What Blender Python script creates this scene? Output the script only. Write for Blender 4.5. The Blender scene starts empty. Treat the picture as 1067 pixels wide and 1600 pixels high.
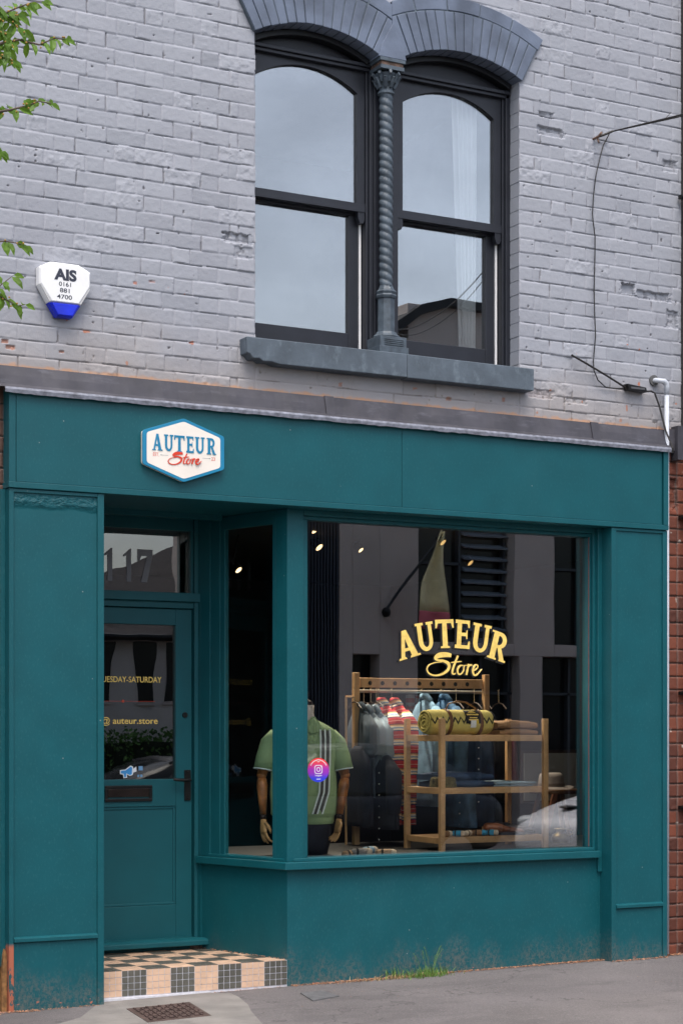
import bpy, math, random
import numpy as np
from mathutils import Vector, Matrix
R=math.radians
S=bpy.context.scene; COL=S.collection
# ---------------- camera ----------------
cam=bpy.data.cameras.new('camera'); camo=bpy.data.objects.new('camera',cam); COL.objects.link(camo)
cam.sensor_fit='VERTICAL'; cam.sensor_height=36; cam.lens=2863/1600*36
cam.shift_y=(1142.5-800)/1600; cam.clip_start=.1; cam.clip_end=500
camo.location=(0,-9.437,1.5); camo.rotation_euler=(R(90),0,R(-28.4)); S.camera=camo
# ---------------- world and sun ----------------
W=bpy.data.worlds.new('World'); S.world=W; W.use_nodes=True
nt=W.node_tree; nt.nodes.clear()
def N(nt,t,**k):
    n=nt.nodes.new(t)
    for a,b in k.items(): setattr(n,a,b)
    return n
sky=N(nt,'ShaderNodeTexSky',sky_type='NISHITA',sun_disc=False,sun_elevation=R(64),sun_rotation=R(200),air_density=1.0,dust_density=4.0,ozone_density=1.0)
hs=N(nt,'ShaderNodeHueSaturation'); hs.inputs['Saturation'].default_value=.75
tc=N(nt,'ShaderNodeTexCoord'); mp=N(nt,'ShaderNodeMapping'); mp.inputs['Scale'].default_value=(2.2,2.2,5)
cl=N(nt,'ShaderNodeTexNoise'); cl.inputs['Scale'].default_value=2.0; cl.inputs['Detail'].default_value=5
mr=N(nt,'ShaderNodeMapRange'); mr.inputs[1].default_value=.3; mr.inputs[2].default_value=.7; mr.inputs[3].default_value=.68; mr.inputs[4].default_value=1.32
mx=N(nt,'ShaderNodeMix',data_type='RGBA',blend_type='MULTIPLY'); mx.inputs[0].default_value=1
bg=N(nt,'ShaderNodeBackground'); bg.inputs['Strength'].default_value=.15
out=N(nt,'ShaderNodeOutputWorld'); L=nt.links.new
L(sky.outputs[0],hs.inputs['Color']); L(tc.outputs['Generated'],mp.inputs[0]); L(mp.outputs[0],cl.inputs['Vector']); L(cl.outputs['Fac'],mr.inputs[0])
L(hs.outputs[0],mx.inputs[6]); L(mr.outputs[0],mx.inputs[7]); L(mx.outputs[2],bg.inputs['Color']); L(bg.outputs[0],out.inputs['Surface'])
sun=bpy.data.lights.new('sun','SUN'); sun.energy=.75; sun.angle=R(35); sun.color=(1,.965,.92)
so=bpy.data.objects.new('sun',sun); COL.objects.link(so)
az=R(200); el=R(64)   # sky rotation: measured from +Y towards +X
sd=Vector((math.sin(az)*math.cos(el),math.cos(az)*math.cos(el),math.sin(el)))
so.rotation_euler=sd.to_track_quat('Z','Y').to_euler(); so.location=(0,-20,20)
S.view_settings.view_transform='Standard'; S.view_settings.look='None'; S.view_settings.gamma=1; S.view_settings.exposure=1.02
S.cycles.max_bounces=8; S.cycles.transparent_max_bounces=16; S.cycles.sample_clamp_indirect=3

# ---------------- materials ----------------
def mat(name,col,rough=.6,metal=0,var=.12,scale=8,bump=.0,bscale=60,spec=.4,col2=None,emit=None,detail=4):
    m=bpy.data.materials.new(name); m.use_nodes=True; t=m.node_tree; p=t.nodes['Principled BSDF']; l=t.links.new
    p.inputs['Roughness'].default_value=rough; p.inputs['Metallic'].default_value=metal; p.inputs['Specular IOR Level'].default_value=spec
    if emit: p.inputs['Emission Color'].default_value=(*emit[0],1); p.inputs['Emission Strength'].default_value=emit[1]
    tc=N(t,'ShaderNodeTexCoord'); no=N(t,'ShaderNodeTexNoise'); no.inputs['Scale'].default_value=scale; no.inputs['Detail'].default_value=detail
    l(tc.outputs['Object'],no.inputs['Vector'])
    mr=N(t,'ShaderNodeMapRange'); mr.inputs[1].default_value=.3; mr.inputs[2].default_value=.7; l(no.outputs['Fac'],mr.inputs[0])
    mx=N(t,'ShaderNodeMix',data_type='RGBA'); l(mr.outputs[0],mx.inputs[0])
    c2=col2 or tuple(min(1,c*(1+var)) for c in col); c1=tuple(c*(1-var) for c in col) if not col2 else col
    mx.inputs[6].default_value=(*c1,1); mx.inputs[7].default_value=(*c2,1); l(mx.outputs[2],p.inputs['Base Color'])
    if bump:
        n2=N(t,'ShaderNodeTexNoise'); n2.inputs['Scale'].default_value=bscale; n2.inputs['Detail'].default_value=4; l(tc.outputs['Object'],n2.inputs['Vector'])
        b=N(t,'ShaderNodeBump'); b.inputs['Strength'].default_value=1; b.inputs['Distance'].default_value=bump; l(n2.outputs['Fac'],b.inputs['Height']); l(b.outputs[0],p.inputs['Normal'])
    m['p']=1
    return m
def base_mix(m,fac_fn,col,key='Base Color'):
    """mix another colour over the base with a mask socket made by fac_fn(tree, texcoord)"""
    t=m.node_tree; p=t.nodes['Principled BSDF']; l=t.links.new
    tc=N(t,'ShaderNodeTexCoord'); f=fac_fn(t,tc)
    old=p.inputs[key].links[0].from_socket
    mx=N(t,'ShaderNodeMix',data_type='RGBA'); l(f,mx.inputs[0]); l(old,mx.inputs[6]); mx.inputs[7].default_value=(*col,1); l(mx.outputs[2],p.inputs[key])
def ma(t,op,a,b=None,c=None,clamp=False):
    n=N(t,'ShaderNodeMath',operation=op); n.use_clamp=clamp
    for i,v in enumerate((a,b,c)):
        if v is None: continue
        if isinstance(v,(int,float)): n.inputs[i].default_value=v
        else: t.links.new(v,n.inputs[i])
    return n.outputs[0]
def noise(t,tc,scale,detail=4,stretch=None,rough=.5):
    n=N(t,'ShaderNodeTexNoise'); n.inputs['Scale'].default_value=scale; n.inputs['Detail'].default_value=detail; n.inputs['Roughness'].default_value=rough
    if stretch:
        mp=N(t,'ShaderNodeMapping'); mp.inputs['Scale'].default_value=stretch; t.links.new(tc.outputs['Object'],mp.inputs[0]); t.links.new(mp.outputs[0],n.inputs['Vector'])
    else: t.links.new(tc.outputs['Object'],n.inputs['Vector'])
    return n.outputs['Fac']
def sep(t,tc):
    n=N(t,'ShaderNodeSeparateXYZ'); t.links.new(tc.outputs['Object'],n.inputs[0]); return n.outputs
def smask(t,v,a,b):
    n=N(t,'ShaderNodeMapRange'); n.interpolation_type='SMOOTHSTEP'; t.links.new(v,n.inputs[0]); n.inputs[1].default_value=a; n.inputs[2].default_value=b; return n.outputs[0]

TEALC=(.004,.079,.096)
def grime(t,tc):   # road splash dirt low on the woodwork, ragged top edge
    z=sep(t,tc)[2]; h=ma(t,'MULTIPLY',noise(t,tc,5,6,(1,1,.35)),.5); lim=ma(t,'SUBTRACT',ma(t,'ADD',z,h),.0)
    a=smask(t,lim,.50,.24); b=smask(t,noise(t,tc,70,6,(1,1,.75),.75),.40,.62)
    return ma(t,'MULTIPLY',ma(t,'MULTIPLY',a,b),.6)
def chips(lo,hi,zh):
    def f(t,tc):
        x,y,z=sep(t,tc); a=smask(t,x,hi,lo); b=smask(t,z,zh,zh-.03)
        n=smask(t,ma(t,'ADD',noise(t,tc,9,8,(1,1,.5),.65),ma(t,'MULTIPLY',a,.13)),.585,.60)
        return ma(t,'MULTIPLY',ma(t,'MULTIPLY',n,b),smask(t,a,.0,.5))
    return f
def basechips(t,tc):
    z=sep(t,tc)[2]; n=smask(t,noise(t,tc,11,8,(1,1,1.4),.6),.62,.64); return ma(t,'MULTIPLY',n,smask(t,z,.065,.03))
def specks(t,tc):
    v=N(t,'ShaderNodeTexVoronoi'); v.inputs['Scale'].default_value=7; t.links.new(tc.outputs['Object'],v.inputs['Vector'])
    return ma(t,'MULTIPLY',smask(t,v.outputs['Distance'],.030,.018),.7)
def mk_teal(name,rough=.42,dirt=True,bump=.0004,k=1):
    m=mat(name,tuple(c*k for c in TEALC),rough,var=.08,scale=5,bump=bump,bscale=180,detail=9,spec=.33)
    if dirt:
        base_mix(m,lambda t,tc: ma(t,'MULTIPLY',smask(t,noise(t,tc,2.2,6,(1,1,.35),.65),.5,.75),.12),(.03,.12,.135))
        base_mix(m,lambda t,tc: ma(t,'MULTIPLY',smask(t,noise(t,tc,90,3,(1,1,.5),.6),.52,.75),.30),(.035,.14,.155))
        base_mix(m,specks,(.30,.33,.31)); base_mix(m,grime,(.15,.135,.115)); base_mix(m,basechips,(.45,.15,.09))
    return m
TEAL=mk_teal('teal_paint'); 
TEALP=mk_teal('teal_paint_worn'); base_mix(TEALP,chips(3.125,3.17,.37),(.38,.12,.07))
TEALC2=mk_teal('teal_paint_wrinkled',bump=.0004)
# blistered paint near the top of the left panel
t=TEALC2.node_tree; p=t.nodes['Principled BSDF']; tc=N(t,'ShaderNodeTexCoord'); z=sep(t,tc)[2]
wr=ma(t,'MULTIPLY',noise(t,tc,26,3,(1,1,1.6),.6),smask(t,ma(t,'ADD',z,ma(t,'MULTIPLY',noise(t,tc,6,2),.05)),2.715,2.755))
b=N(t,'ShaderNodeBump'); b.inputs['Distance'].default_value=.03; b.inputs['Strength'].default_value=1; t.links.new(wr,b.inputs['Height'])
old=p.inputs['Normal'].links[0].from_socket; t.links.new(old,b.inputs['Normal']); b.inputs['Distance'].default_value=.018; t.links.new(b.outputs[0],p.inputs['Normal'])
LEAD=mat('weathered_lead',(.052,.050,.060),.55,.0,var=.25,scale=7,bump=.002,bscale=22)
base_mix(LEAD,lambda t,tc: ma(t,'MULTIPLY',smask(t,noise(t,tc,14,7,(.4,1,1.6),.7),.52,.75),.5),(.13,.13,.155))
LEADE=mat('lead_edge',(.20,.21,.25),.6,var=.4,scale=30,bump=.002,bscale=50)
BLACK=mat('black_gloss_frame',(.010,.011,.014),.4,var=.15,bump=.0003,bscale=90)
FRAME=mat('graphite_window_frame',(.016,.018,.025),.42,var=.15,bump=.0003,bscale=90)
SLATE=mat('slate_blue_paint',(.080,.102,.125),.6,var=.22,scale=6,bump=.0015,bscale=45)
base_mix(SLATE,lambda t,tc: ma(t,'MULTIPLY',smask(t,noise(t,tc,18,6,(1,1,.5),.7),.5,.7),.5),(.17,.215,.25))
base_mix(SLATE,lambda t,tc: smask(t,noise(t,tc,9,8,None,.75),.70,.73),(.06,.055,.05))
SLATE2=mat('arch_blue_paint',(.112,.138,.190),.6,var=.30,scale=5,bump=.0012,bscale=55)
IRON=mat('painted_cast_iron',(.065,.085,.105),.5,var=.3,scale=22,bump=.0015,bscale=60)
base_mix(IRON,lambda t,tc: smask(t,noise(t,tc,35,5,None,.7),.66,.72),(.20,.24,.25))
RUST=mat('rusty_stone',(.12,.075,.055),.8,var=.5,scale=50)
WHITE=mat('white_plastic',(.80,.80,.80),.4,var=.03)
WPIPE=mat('pale_grey_pipe',(.50,.53,.58),.4,var=.08)
CREAM=mat('cream_sign_face',(.80,.74,.66),.5,var=.03)
SBLUE=mat('sign_blue',(.010,.20,.36),.45,var=.06)
RED=mat('sign_red',(.66,.045,.015),.45,var=.05)
GREYT=mat('grey_lettering',(.30,.33,.35),.5)
GOLD=mat('gold_leaf_lettering',(.88,.62,.16),.45,.0,var=.15,scale=30)
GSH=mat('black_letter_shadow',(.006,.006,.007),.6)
FROST=mat('etched_number',(.20,.20,.22),.7,var=.05)
BLUEP=mat('blue_lens',(.005,.02,.55),.25,var=.2,bump=.002,bscale=40)
DARKT=mat('dark_ink',(.03,.035,.055),.5)
ASPH=mat('asphalt',(.140,.127,.125),.9,var=.16,scale=1.6,bump=.007,bscale=120,detail=8)
base_mix(ASPH,lambda t,tc: ma(t,'MULTIPLY',smask(t,noise(t,tc,85,4,None,.7),.5,.68),.6),(.25,.23,.225))
base_mix(ASPH,lambda t,tc: ma(t,'MULTIPLY',smask(t,noise(t,tc,60,4,None,.7),.56,.7),.6),(.06,.055,.055))
base_mix(ASPH,specks,(.33,.31,.30))
base_mix(ASPH,lambda t,tc: ma(t,'MULTIPLY',smask(t,noise(t,tc,1.1,6,(1,2.2,1),.6),.5,.62),.35),(.085,.078,.078))
def crk(t,tc):
    v=N(t,'ShaderNodeTexVoronoi',feature='DISTANCE_TO_EDGE'); v.inputs['Scale'].default_value=.55
    mp=N(t,'ShaderNodeVectorMath',operation='ADD'); n=N(t,'ShaderNodeTexNoise'); n.inputs['Scale'].default_value=3; n.inputs['Detail'].default_value=5
    t.links.new(tc.outputs['Object'],n.inputs['Vector']); t.links.new(tc.outputs['Object'],mp.inputs[0]); t.links.new(n.outputs['Color'],mp.inputs[1]); t.links.new(mp.outputs[0],v.inputs['Vector'])
    return ma(t,'MULTIPLY',smask(t,v.outputs['Distance'],.006,.002),.5)
base_mix(ASPH,crk,(.05,.045,.045))
ROAD=mat('road_asphalt',(.07,.07,.072),.9,var=.15,scale=3,bump=.004,bscale=150)
CONC=mat('concrete',(.215,.20,.185),.85,var=.18,scale=5,bump=.003,bscale=120,detail=8)
base_mix(CONC,lambda t,tc: ma(t,'MULTIPLY',smask(t,noise(t,tc,6,8,None,.7),.5,.7),.5),(.13,.12,.11))
KERB=mat('kerb_stone',(.30,.29,.28),.85,var=.12,scale=9,bump=.002)
RIRON=mat('rusted_iron',(.085,.055,.048),.75,.2,var=.3,scale=14,bump=.002,bscale=90)
GREYM=mat('grey_cover',(.12,.118,.12),.7,var=.2,scale=20,bump=.002)
PEACH=mat('peach_mosaic',(.62,.42,.29),.45,var=.12,scale=11,bump=.0006,bscale=70)
DTILE=mat('charcoal_mosaic',(.10,.096,.08),.4,var=.2,scale=11,bump=.0006,bscale=70)
GROUT=mat('white_grout',(.58,.58,.62),.8,var=.12,scale=40)
INT=mat('dark_interior_paint',(.014,.016,.021),.7)
INTF=mat('dark_floorboards',(.03,.024,.02),.5,var=.3,scale=4)
DECK=mat('display_platform',(.014,.014,.015),.6,var=.2)
OAK=mat('oak',(.52,.32,.16),.5,var=.2,scale=6,bump=.0006,bscale=30)
t=OAK.node_tree
base_mix(OAK,lambda t,tc: ma(t,'MULTIPLY',smask(t,noise(t,tc,14,6,(2,8,8),.7),.5,.7),.5),(.30,.15,.065))
def glass(name,refl,wav=0,tint=(.92,.95,.95),fres=1.0,ws=2.5):
    m=bpy.data.materials.new(name); m.use_nodes=True; t=m.node_tree; t.nodes.clear(); l=t.links.new
    o=N(t,'ShaderNodeOutputMaterial'); mx=N(t,'ShaderNodeMixShader'); tr=N(t,'ShaderNodeBsdfTransparent'); gl=N(t,'ShaderNodeBsdfGlossy')
    tr.inputs[0].default_value=(*tint,1); gl.inputs['Roughness'].default_value=0.0; gl.inputs['Color'].default_value=(1,1,1,1)
    fr=N(t,'ShaderNodeFresnel'); fr.inputs['IOR'].default_value=1.5
    f=ma(t,'ADD',ma(t,'MULTIPLY',fr.outputs[0],fres),refl,clamp=True)
    l(f,mx.inputs[0]); l(tr.outputs[0],mx.inputs[1]); l(gl.outputs[0],mx.inputs[2]); l(mx.outputs[0],o.inputs[0])
    if wav:
        tc=N(t,'ShaderNodeTexCoord'); b=N(t,'ShaderNodeBump'); b.inputs['Distance'].default_value=wav; b.inputs['Strength'].default_value=1
        l(noise(t,tc,ws,1,(1,1,.6)),b.inputs['Height']); l(b.outputs[0],gl.inputs['Normal']); l(b.outputs[0],fr.inputs['Normal'])
    return m
GL_SHOP=glass('shop_glass',.095,.00025,(.95,.96,.95))
GL_DOOR=glass('door_glass',.11,.0005,(.6,.62,.62),ws=4)
GL_UP=glass('upper_glass',.165,.0007,(.95,.97,.97),ws=2)
GL_SIDE=glass('side_glass',.0,.0,(.9,.92,.92),fres=.06)
GL_FAR=mat('far_dark_glass',(.010,.013,.015),.15,var=.1,spec=.3)

# ---------------- mesh builder ----------------
class MB:
    def __init__(s): s.v=[]; s.f=[]; s.mi=[]
    def add(s,vs,fs,mi=0):
        b=len(s.v); s.v+= [tuple(v) for v in vs]; s.f+=[tuple(b+i for i in f) for f in fs]; s.mi+=[mi]*len(fs); return s
    def box(s,x0,x1,y0,y1,z0,z1,mi=0):
        return s.add([(x0,y0,z0),(x1,y0,z0),(x1,y1,z0),(x0,y1,z0),(x0,y0,z1),(x1,y0,z1),(x1,y1,z1),(x0,y1,z1)],
          [(0,3,2,1),(4,5,6,7),(0,1,5,4),(1,2,6,5),(2,3,7,6),(3,0,4,7)],mi)
    def prism(s,poly,y0,y1,mi=0):      # polygon in XZ extruded in Y
        n=len(poly); vs=[(x,y0,z) for x,z in poly]+[(x,y1,z) for x,z in poly]
        a=sum(poly[i][0]*poly[(i+1)%n][1]-poly[(i+1)%n][0]*poly[i][1] for i in range(n))
        fr=tuple(range(n)); bk=tuple(range(2*n-1,n-1,-1))
        if a<0: fr,bk=fr[::-1],bk[::-1]
        fs=[fr,bk]+[((i,n+i,n+(i+1)%n,(i+1)%n) if a>0 else (i,(i+1)%n,n+(i+1)%n,n+i)) for i in range(n)]
        return s.add(vs,fs,mi)
    def prismz(s,poly,z0,z1,mi=0):     # polygon in XY extruded in Z; z may be a function
        n=len(poly); f0=z0 if callable(z0) else (lambda x:z0); f1=z1 if callable(z1) else (lambda x:z1)
        vs=[(x,y,f0(x)) for x,y in poly]+[(x,y,f1(x)) for x,y in poly]
        a=sum(poly[i][0]*poly[(i+1)%n][1]-poly[(i+1)%n][0]*poly[i][1] for i in range(n))
        bt=tuple(range(n-1,-1,-1)); tp=tuple(range(n,2*n))
        if a<0: bt,tp=bt[::-1],tp[::-1]
        return s.add(vs,[bt,tp]+[((i,(i+1)%n,n+(i+1)%n,n+i) if a>0 else (i,n+i,n+(i+1)%n,(i+1)%n)) for i in range(n)],mi)
    def prismx(s,poly,x0,x1,mi=0):     # polygon in YZ extruded in X
        n=len(poly); vs=[(x0,y,z) for y,z in poly]+[(x1,y,z) for y,z in poly]
        return s.add(vs,[tuple(range(n-1,-1,-1)),tuple(range(n,2*n))]+[(i,(i+1)%n,n+(i+1)%n,n+i) for i in range(n)],mi)
    def loft(s,rings,cap=True,mi=0):
        n=len(rings[0]); b=[]
        vs=[p for r in rings for p in r]; fs=[]
        for k in range(len(rings)-1):
            for i in range(n): fs.append((k*n+i,k*n+(i+1)%n,(k+1)*n+(i+1)%n,(k+1)*n+i))
        if cap: fs+=[tuple(range(n-1,-1,-1)),tuple(range((len(rings)-1)*n,len(rings)*n))]
        return s.add(vs,fs,mi)
    def tube(s,pts,rad,n=8,cap=True,mi=0,squash=1):
        pts=[Vector(p) for p in pts]; m=len(pts)
        if not hasattr(rad,'__len__'): rad=[rad]*m
        rings=[]; up=None
        for i in range(m):
            d=(pts[min(i+1,m-1)]-pts[max(i-1,0)]).normalized()
            if up is None: up=Vector((0,0,1)) if abs(d.z)<.9 else Vector((0,1,0))
            a=d.cross(up).normalized(); bb=a.cross(d).normalized(); up=bb
            rings.append([pts[i]+rad[i]*(math.cos(2*math.pi*k/n)*a+squash*math.sin(2*math.pi*k/n)*bb) for k in range(n)])
        return s.loft(rings,cap,mi)
    def lathe(s,x,y,prof,n=20,mi=0):
        return s.loft([[(x+r*math.cos(2*math.pi*k/n),y+r*math.sin(2*math.pi*k/n),z) for k in range(n)] for r,z in prof],True,mi)
    def sphere(s,c,r,n=10,mi=0):
        if not hasattr(r,'__len__'): r=(r,r,r)
        rings=[]
        for j in range(1,n):
            a=math.pi*j/n; rings.append([(c[0]+r[0]*math.sin(a)*math.cos(2*math.pi*k/n/1.0),c[1]+r[1]*math.sin(a)*math.sin(2*math.pi*k/n),c[2]-r[2]*math.cos(a)) for k in range(n)])
        return s.loft(rings,True,mi)
    def build(s,name,m,parent=None,bevel=0,smooth=False,sub=0,label=None):
        me=bpy.data.meshes.new(name); me.from_pydata(s.v,[],s.f); 
        ms=m if isinstance(m,(list,tuple)) else [m]
        for q in ms: me.materials.append(q)
        if len(ms)>1: me.polygons.foreach_set('material_index',s.mi)
        if smooth: me.polygons.foreach_set('use_smooth',[True]*len(s.f))
        me.update(); o=bpy.data.objects.new(name,me); COL.objects.link(o)
        if parent:
            o.parent=parent; o.matrix_parent_inverse=Matrix.Identity(4)
            if not parent.parent: o.matrix_parent_inverse=Matrix.Translation(-parent.location)
        if bevel:
            md=o.modifiers.new('bevel','BEVEL'); md.width=bevel; md.segments=2; md.limit_method='ANGLE'; md.angle_limit=R(40)
        if sub: md=o.modifiers.new('sub','SUBSURF'); md.levels=sub; md.render_levels=sub
        if label: o['label']=label
        return o
def fixn(o):
    import bmesh
    bm=bmesh.new(); bm.from_mesh(o.data); bmesh.ops.recalc_face_normals(bm,faces=bm.faces); bm.to_mesh(o.data); bm.free(); return o
def tag(o,label,cat,group=None,kind=None):
    o['label']=label; o['category']=cat
    if group: o['group']=group
    if kind: o['kind']=kind
    return o
def thing(name,label,cat,loc,group=None):
    o=bpy.data.objects.new(name,None); COL.objects.link(o); o.location=loc; o.empty_display_size=.1
    return tag(o,label,cat,group)
def struct(o): o['kind']='structure'; return o
def copy_tree(o,loc,label,group=None):
    c=o.copy(); COL.objects.link(c); c.location=loc; c['label']=label
    if group: c['group']=group
    for ch in [q for q in bpy.data.objects if q.parent==o]:
        d=ch.copy(); COL.objects.link(d); d.parent=c
    return c
rnd=random.Random(7)

# ---------------- ground ----------------
def gz(x): return max(0,(min(x,9)-3.6)*.0095)
def gsheet(name,x0,x1,y0,y1,m,dz=0,nx=60,slope=True):
    b=MB(); vs=[]; fs=[]
    for i in range(nx+1):
        x=x0+(x1-x0)*i/nx; z=(gz(x) if slope else 0)+dz
        vs+=[(x,y0,z),(x,y1,z)]
    for i in range(nx): fs.append((2*i,2*i+2,2*i+3,2*i+1))
    b.add(vs,fs); return struct(b.build(name,m))
base=MB().add([(-150,-150,-.16),(150,-150,-.16),(150,150,-.16),(-150,150,-.16)],[(0,1,2,3)]).build('ground',ROAD); struct(base)
gsheet('pavement',-20,30,-2.6,.95,ASPH)
gsheet('road',-40,50,-8.4,-2.75,ROAD,-.11,slope=False)
gsheet('opposite_pavement',-40,50,-13.2,-8.55,ASPH,0,slope=False)
b=MB()
for k in range(-20,30):
    b.add([(k+.005,-2.75,-.12),(k+.995,-2.75,-.12),(k+.995,-2.6,-.12),(k+.005,-2.6,-.12),(k+.005,-2.75,gz(k)+.003),(k+.995,-2.75,gz(k+1)+.003),(k+.995,-2.6,gz(k+1)+.003),(k+.005,-2.6,gz(k)+.003)],[(0,3,2,1),(4,5,6,7),(0,1,5,4),(1,2,6,5),(2,3,7,6),(3,0,4,7)])
    b.box(k+.005,k+.995,-8.55,-8.4,-.12,.004)
struct(b.build('kerb',KERB))
b=MB(); b.box(-40,50,-3.1,-3.04,-.11,-.105); b.box(-40,50,-3.2,-3.14,-.11,-.105)
struct(b.build('road_marking',mat('yellow_line',(.55,.42,.08),.8)))
# concrete patch with iron cover
pp=[(3.05,-.62),(3.36,-.36),(3.58,.0),(3.62,.105),(4.30,.11),(4.40,.02),(4.38,-.12),(4.30,-.42),(4.22,-.62),(4.05,-1.15),(3.1,-1.35)]
struct(MB().prismz(pp,lambda x:gz(x)-.03,lambda x:gz(x)+.004).build('concrete_patch',CONC))
b=MB(); q=[Vector(p) for p in [(3.595,-.702),(3.972,-.663),(4.064,-.161),(3.671,-.222)]]
b.prismz([tuple(p) for p in q],.0,.009)
def bil(u,v): a=q[0].lerp(q[1],u); c=q[3].lerp(q[2],u); return a.lerp(c,v)
for i in range(9):
    for j in range(9):
        u=(i+.8)/10.2; v=(j+.8)/10.2; h=.016
        if (i+j)%2: p=[bil(u,v),bil(u+.075,v),bil(u+.075,v+.03),bil(u,v+.03)]
        else: p=[bil(u,v),bil(u+.03,v),bil(u+.03,v+.075),bil(u,v+.075)]
        b.prismz([tuple(t) for t in p],.0095,h)
tag(b.build('manhole_cover',RIRON),'rusty rectangular iron cover with raised studs set in the concrete by the step','cover')
tag(MB().prismz([(4.74,-.179),(4.884,-.169),(4.875,-.395),(4.666,-.477)],.0,lambda x:gz(x)+.006).build('drain_cover',GREYM),'small worn grey cover sunk in the asphalt right of the tiled step','cover')

# ---------------- brick walls (modelled relief) ----------------
rng=np.random.default_rng(5)
def vnoise(X,Z,s,seed):
    g=np.random.default_rng(seed).random((256,256)); a=X/s; b=Z/s
    i=np.floor(a).astype(int); j=np.floor(b).astype(int); u=a-i; v=b-j; u=u*u*(3-2*u); v=v*v*(3-2*v); i&=255; j&=255; i1=(i+1)&255; j1=(j+1)&255
    return (g[i,j]*(1-u)+g[i1,j]*u)*(1-v)+(g[i,j1]*(1-u)+g[i1,j1]*u)*v
def fbm(X,Z,s,seed,o=4): return sum(vnoise(X+7.3*k,Z+3.1*k,s/2**k,seed+k)*.5**k for k in range(o))/sum(.5**k for k in range(o))
CH=.0878; ZJ=5.546
def brickfield(name,x0,x1,z0,z1,Y,step,m,parent,holes=None,ref=6.417,painted=True,seed=1,dmg=()):
    xs=np.arange(x0,x1+step*.5,step); zs=np.arange(z0,z1+step*.5,step)
    # snap the jamb columns
    for xj in (4.593,6.417):
        if x0<xj<x1: xs[np.argmin(abs(xs-xj))]=xj
    X,Z=np.meshgrid(xs,zs,indexing='ij')
    Zw=Z+ (fbm(X,Z,.45,seed+30,3)-.5)*.010
    row=np.floor((Zw-ZJ)/CH).astype(int); fz=(Zw-ZJ)/CH-row   # 0..1 in course
    H=np.zeros_like(X); tone=np.zeros_like(X); jx=np.full_like(X,9.); bid=np.zeros_like(X)
    rr=np.random.default_rng(seed+3)
    for r in range(row.min(),row.max()+1):
        sel=row==r
        if not sel.any(): continue
        edges=[]
        for d,xr in ((1,ref),(-1,4.593 if painted else ref)):
            x=xr; 
            seq=[.232,.113] if r%2 else [.113,.052,.232]
            edges.append(x); k=0; pat=[.232,.113] if r%2 else [.232,.113]
            lim=(x1+.3) if d>0 else (x0-.3)
            for w in seq: x+=d*(w+rr.normal(0,.003)); edges.append(x)
            if not r%2: x+=d*.113; edges.append(x)
            while (x-lim)*d<0:
                x+=d*(pat[k%2]+rr.normal(0,.004)); edges.append(x); k+=1
        if painted:
            edges=[e for e in edges]; 
            c=5.0
            while c<6.1: edges.append(c+(.0 if r%2 else .17)); c+=.345 if len(edges)%2 else .232
        e=np.array(sorted(set(edges))); xw=X[sel]+(vnoise(X[sel],Z[sel],.09,seed+50)-.5)*.006
        i=np.searchsorted(e,xw); i=np.clip(i,1,len(e)-1)
        jx[sel]=np.minimum(xw-e[i-1],e[i]-xw); hs=rr.random(len(e)+1); bid[sel]=hs[i]
        H[sel]+=(hs[i]-.5)*.005; tl=rr.normal(0,.01,len(e)+1); H[sel]+=tl[i]*(xw-(e[i-1]+e[i])/2)+ (fz[sel]-.5)*tl[i]*.25
        tone[sel]=hs[i]
    jz=np.minimum(fz,1-fz)*CH
    n1=fbm(X,Z,.02,seed+1,3); n2=fbm(X,Z,.16,seed+2,3); n3=fbm(X,Z,.6,seed+9,3)
    j=np.minimum(jx,jz)
    jw=.0045+.004*(n2-.3)
    sm=np.clip(1-j/(.0075+.005*n2),0,1); H-=sm*sm*(3-2*sm)*(.0030 if painted else .007)           # rounded joint
    # intermittent open cracks along bed joints (bottom of the course above) and some perpends
    ck=(fz<.5)&(jz<.0042*(.6+n1*.8))
    am=np.clip((fbm(X,Z*3,.13,seed+70,3)-(.49 if painted else .2))*9,0,1)
    dirt=np.zeros_like(X)
    cz=ck*am; dirt=np.maximum(dirt,cz*(.42 if painted else .8)); H-=cz*.0065
    cx=(jx<.003)*np.clip((fbm(X*2,Z,.11,seed+80,3)-.56)*9,0,1); dirt=np.maximum(dirt,cx*.6); H-=cx*.005
    H+=(n1-.5)*.0022+(n2-.5)*.002
    # rough faced bricks and pits
    rough=(bid>.90)*(.5+n1); H+=rough*(fbm(X,Z,.03,seed+12,3)-.55)*.008
    pit=np.clip((.118-fbm(X,Z,.03,seed+20,2))*30,0,1); H-=pit*.006; dirt=np.maximum(dirt,pit*.8)
    chip=np.clip((.11-fbm(X,Z,.05,seed+21,2))*40,0,1)*(Z<4.0 if painted else 1)
    for (cx_,cz_,wx,wz,dp,ch) in dmg:
        d=np.maximum(abs(X-cx_)/wx,abs(Z-cz_)/wz)+(n1-.5)*.5
        k=np.clip((1-d)*6,0,1); H-=k*(dp+.012*(n1-.5)); dirt=np.maximum(dirt,k*.35*(n1>.55)); chip=np.maximum(chip,k*ch)
    keep=np.ones(X.shape,bool)
    nx,nz=X.shape
    f=np.ones((nx-1,nz-1),bool)
    if holes is not None:
        xc=(X[:-1,:-1]+X[1:,1:])/2; zc=(Z[:-1,:-1]+Z[1:,1:])/2; f&=~holes(xc,zc)
    idx=np.arange(nx*nz).reshape(nx,nz)
    quads=np.stack([idx[:-1,:-1][f],idx[1:,:-1][f],idx[1:,1:][f],idx[:-1,1:][f]],1)
    used=np.zeros(nx*nz,bool); used[quads.ravel()]=True; remap=np.cumsum(used)-1; quads=remap[quads]
    co=np.stack([X.ravel(),(Y-H).ravel(),Z.ravel()],1)[used].astype(np.float32)
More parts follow.
